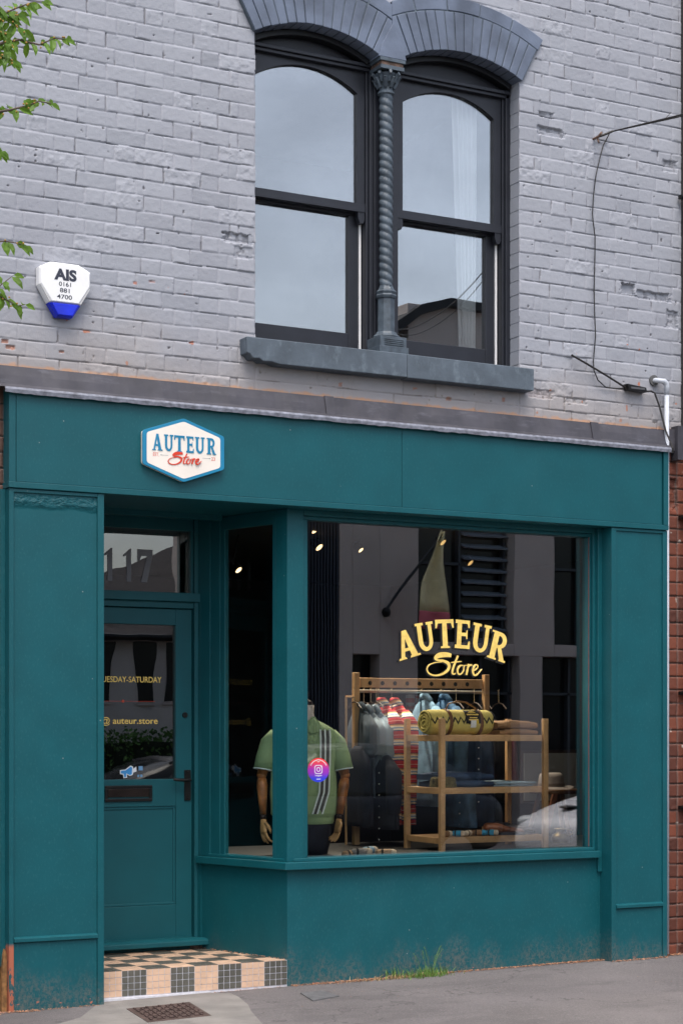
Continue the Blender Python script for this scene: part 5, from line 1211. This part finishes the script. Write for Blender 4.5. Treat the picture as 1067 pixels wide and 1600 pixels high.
b.build('rendered_wall',REN,ob,bevel=.01)
b=MB(); 
for k in range(20): x=11.30+k*.05; b.box(x,x+.028,-13.02,-12.985,0,6.6)
b.box(11.3,12.30,-13.3,-13.02,0,6.6); b.build('corrugated_panel',NAV,ob)
b=MB(); 
for (x0,x1,z0,z1) in ((13.6,14.43,2.80,5.2),(14.43,15.26,2.80,5.2),(15.99,18,2.80,5.6),(12.52,12.96,0,2.60),(13.6,15.36,0,2.62),(15.76,18,0,2.62)): b.box(x0,x1,-13.36,-13.30,z0,z1)
b.build('dark_glazing',GL_FAR,ob)
b=MB()
for x in (13.6,14.43,15.2,15.99,16.6,17.3): b.box(x-.02,x+.02,-13.30,-13.2,2.8,5.4)
for x in (13.6,14.2,14.8,15.3,15.8,16.4,17.1): b.box(x-.02,x+.02,-13.30,-13.2,0,2.6)
b.box(13.6,14.43,-13.3,-13.2,3.95,3.99); b.box(15.99,18,-13.3,-13.2,3.95,3.99); b.box(13.6,18,-13.3,-13.2,2.05,2.09); b.build('window_bars',MUL,ob)
b=MB()
for k in range(11): z=2.86+k*.175; b.prismx([(-13.28,z),(-13.16,z-.05),(-13.15,z-.03),(-13.27,z+.03)],14.48,15.24)
b.build('louvre_blades',mat('louvre_metal',(.22,.26,.30),.5),ob)
b=MB(); b.prism([(12.96,7.02),(13.3,7.40),(13.75,7.72),(14.2,7.86),(18,7.86),(18,7.74),(14.2,7.74),(13.75,7.58),(13.3,7.24),(13.0,6.95)],-13.6,-12.85); b.build('dark_parapet',mat('dark_roof_felt',(.03,.03,.032),.8),ob)
# flag on a pole
fl=thing('flag','cream and pink flag hanging from a slanting pole on the building across the street','flag',(13.37,-12.95,3.2))
MB().tube([(13.05,-12.98,3.23),(13.28,-12.75,3.68),(13.68,-12.38,4.34)],.022,8).build('pole',MUL,fl); MB().sphere((13.05,-12.98,3.20),.075,8).build('bracket',BR,fl)
def flg(z0,z1,m,name):
    vs=[];fs=[]; n=14; k=8
    for j in range(k+1):
        z=z0+(z1-z0)*j/k; u=(4.36-z)/1.5
        for i in range(n+1):
            s=i/n; xl=13.62-.36*min(1,u*1.9); xr_=13.67+.09*u; vs.append((xl+(xr_-xl)*s,-12.4+.05*math.sin(s*9+z*2),z-.05*s*(1-u)))
    for j in range(k):
        for i in range(n): o=j*(n+1)+i; fs.append((o,o+1,o+n+2,o+n+1))
    b=MB().add(vs,fs); o=b.build(name,m,fl,smooth=True); md=o.modifiers.new('s','SOLIDIFY'); md.thickness=.004
flg(4.36,3.20,wool('flag_cream',(.88,.78,.45)),'cloth'); flg(3.20,2.95,wool('flag_pink',(.80,.20,.24)),'pink_hem')
# low slate roofed house
hs_=thing('slate_roofed_house','low pale house with a hipped slate roof across the street','house',(8,-14,0))
b=MB(); b.box(2,10.55,-17,-13.0,0,2.85); b.build('wall',mat('cream_render',(.60,.56,.52),.85,var=.08,scale=2,bump=.002,bscale=20),hs_)
SLT=mat('slate_tiles',(.055,.05,.052),.7,var=.25,scale=20,bump=.01,bscale=8); t=SLT.node_tree
base_mix(SLT,lambda t,tc: ma(t,'MULTIPLY',smask(t,ma(t,'PINGPONG',sep(t,tc)[2],.045),.006,.0),.7),(.015,.014,.014)); base_mix(SLT,lambda t,tc: smask(t,noise(t,tc,2.2,5,(1,1,2.2),.6),.60,.64),(.02,.018,.018))
b=MB(); b.add([(7.2,-12.8,2.85),(11.6,-12.8,2.85),(11.6,-15.1,4.49),(7.2,-17,2.85),(11.6,-17.2,2.85),(2,-12.8,2.84),(2,-17,2.84)],[(0,1,2),(0,2,4,3),(0,3,6,5)]); b.build('roof',SLT,hs_)
b=MB(); b.tube([(5.2,-12.78,2.83),(10.55,-12.78,2.83)],.05,8); b.build('gutter',BR,hs_)
for x,xw in ((9.22,.25),(9.83,.28),(10.29,.2)): 
    b=MB(); b.box(x,x+xw,-13.02,-12.99,1.93,2.77); w_=b.build('window',GL_FAR,hs_); MB().box(x-.03,x+xw+.03,-13.0,-12.97,1.88,1.925).build('sill',REN,w_)
w_=None
# hedge
hb=MB(); hr=random.Random(5)
for _ in range(9000):
    p=Vector((hr.uniform(6,10.5),-12.6+hr.gauss(0,.22),hr.uniform(.0,1.5)+hr.gauss(0,.04))); d=Vector((hr.uniform(-1,1),hr.uniform(-1,1),hr.uniform(-1,1)))
    leaf(hb,p,d,Vector((hr.uniform(-1,1),1,hr.uniform(-1,1))),hr.uniform(.05,.09),.02)
hg=thing('hedge','clipped green hedge in front of the low house across the street','hedge',(8.3,-12.6,0))
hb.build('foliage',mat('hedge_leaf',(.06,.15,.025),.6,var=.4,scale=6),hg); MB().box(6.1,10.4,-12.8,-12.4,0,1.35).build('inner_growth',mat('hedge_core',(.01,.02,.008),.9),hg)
# cars
def car(label,x,y,heading,paint,L_=4.2,W_=1.76,H_=1.42,hood=.98,badge=False):
    a=thing('parked_car',label,'car',(x,y,-.11),'cars parked in the street')
    M4=Matrix.Translation((x,y,-.11))@Matrix.Rotation(heading,4,'Z')
    def rg(px_,zb,zs,wb,ws): 
        return [tuple(M4@Vector(p)) for p in [(px_,-wb,zb),(px_,-ws,zb+.18),(px_,-ws,zs-.16),(px_,-ws*.94,zs-.03),(px_,-ws*.6,zs),(px_,0,zs+.015),(px_,ws*.6,zs),(px_,ws*.94,zs-.03),(px_,ws,zs-.16),(px_,ws,zb+.18),(px_,wb,zb)]]
    h=W_/2; b=MB(); b.loft([rg(0,.38,.62,h*.55,h*.62),rg(.05,.28,.74,h*.72,h*.82),rg(.25,.22,.80,h*.85,h*.93),rg(.9,.20,hood-.04,h*.9,h),rg(1.4,.20,hood,h*.9,h),rg(2.2,.20,hood-.02,h*.9,h),rg(3.4,.20,hood,h*.9,h),rg(3.95,.24,hood-.02,h*.85,h*.95),rg(4.12,.30,hood-.1,h*.75,h*.86),rg(4.2,.42,.72,h*.6,h*.7)]); body=fixn(b.build('body',paint,a,smooth=True,sub=1))
    def rr(px_,z,w): return [tuple(M4@Vector(p)) for p in [(px_,-w,z[0]),(px_,-w*.98,z[0]+.05),(px_,-w*.86,z[1]-.05),(px_,-w*.7,z[1]),(px_,0,z[1]+.02),(px_,w*.7,z[1]),(px_,w*.86,z[1]-.05),(px_,w*.98,z[0]+.05),(px_,w,z[0])]]
    b=MB(); b.loft([rr(1.25,(hood-.06,hood+.0),h*.9),rr(1.95,(hood-.06,H_-.03),h*.9),rr(2.6,(hood-.06,H_),h*.9),rr(3.3,(hood-.06,H_-.06),h*.88),rr(3.95,(hood-.08,hood+.04),h*.85)]); fixn(b.build('cabin_glass',GL_FAR,a,smooth=True))
    b=MB(); b.loft([rr(1.9,(H_-.09,H_-.02),h*.72),rr(2.6,(H_-.06,H_+.012),h*.75),rr(3.35,(H_-.12,H_-.04),h*.72)]); fixn(b.build('roof',paint,a,smooth=True))
    for px_ in (.78,3.42):
        for s_ in (-1,1):
            b=MB(); c0=M4@Vector((px_,s_*(h-.17),.31)); c1=M4@Vector((px_,s_*(h+.015),.31)); b.tube([c0,c1],.31,24); w_=b.build('wheel',BR,a,bevel=.02)
            b=MB(); b.tube([M4@Vector((px_,s_*(h+.012),.31)),M4@Vector((px_,s_*(h+.022),.31))],.20,16); b.build('rim',mat('alloy',(.45,.45,.46),.3,.8),w_)
    for s_ in (-1,1):
        b=MB(); p_=M4@Vector((.17,s_*h*.70,.70)); b.sphere(tuple(p_),(.10,.14,.07),10); b.build('headlight',mat('headlight_glass',(.6,.62,.62),.1),a,smooth=True)
    if badge:
        b=MB(); vs=[]; 
        p_=M4@Vector((.36,-h*.25,.855)); b.sphere(tuple(p_),(.10,.10,.02),10); b.build('badge',BR,a,smooth=True)
    return a
WP=mat('white_car_paint',(.72,.72,.74),.25,var=.02,spec=.7); DP=mat('dark_car_paint',(.012,.014,.02),.35,var=.05,spec=.3); RP=mat('red_car_paint',(.45,.02,.02),.25,var=.03)
car('dark blue parked car reflected behind the mannequin arm',6.9,-7.6,0,DP,H_=1.46,hood=1.0)
car('white parked car reflected at the bottom right of the display window',10.35,-4.9,R(-8),WP,H_=1.36,hood=1.02,badge=True)
car('red parked car reflected near the right end of the display window',15.6,-9.9,0,RP,H_=1.40)
car('black parked car in front of the hedge across the street',6.8,-9.4+1.0-1.3,0,DP,H_=1.30)
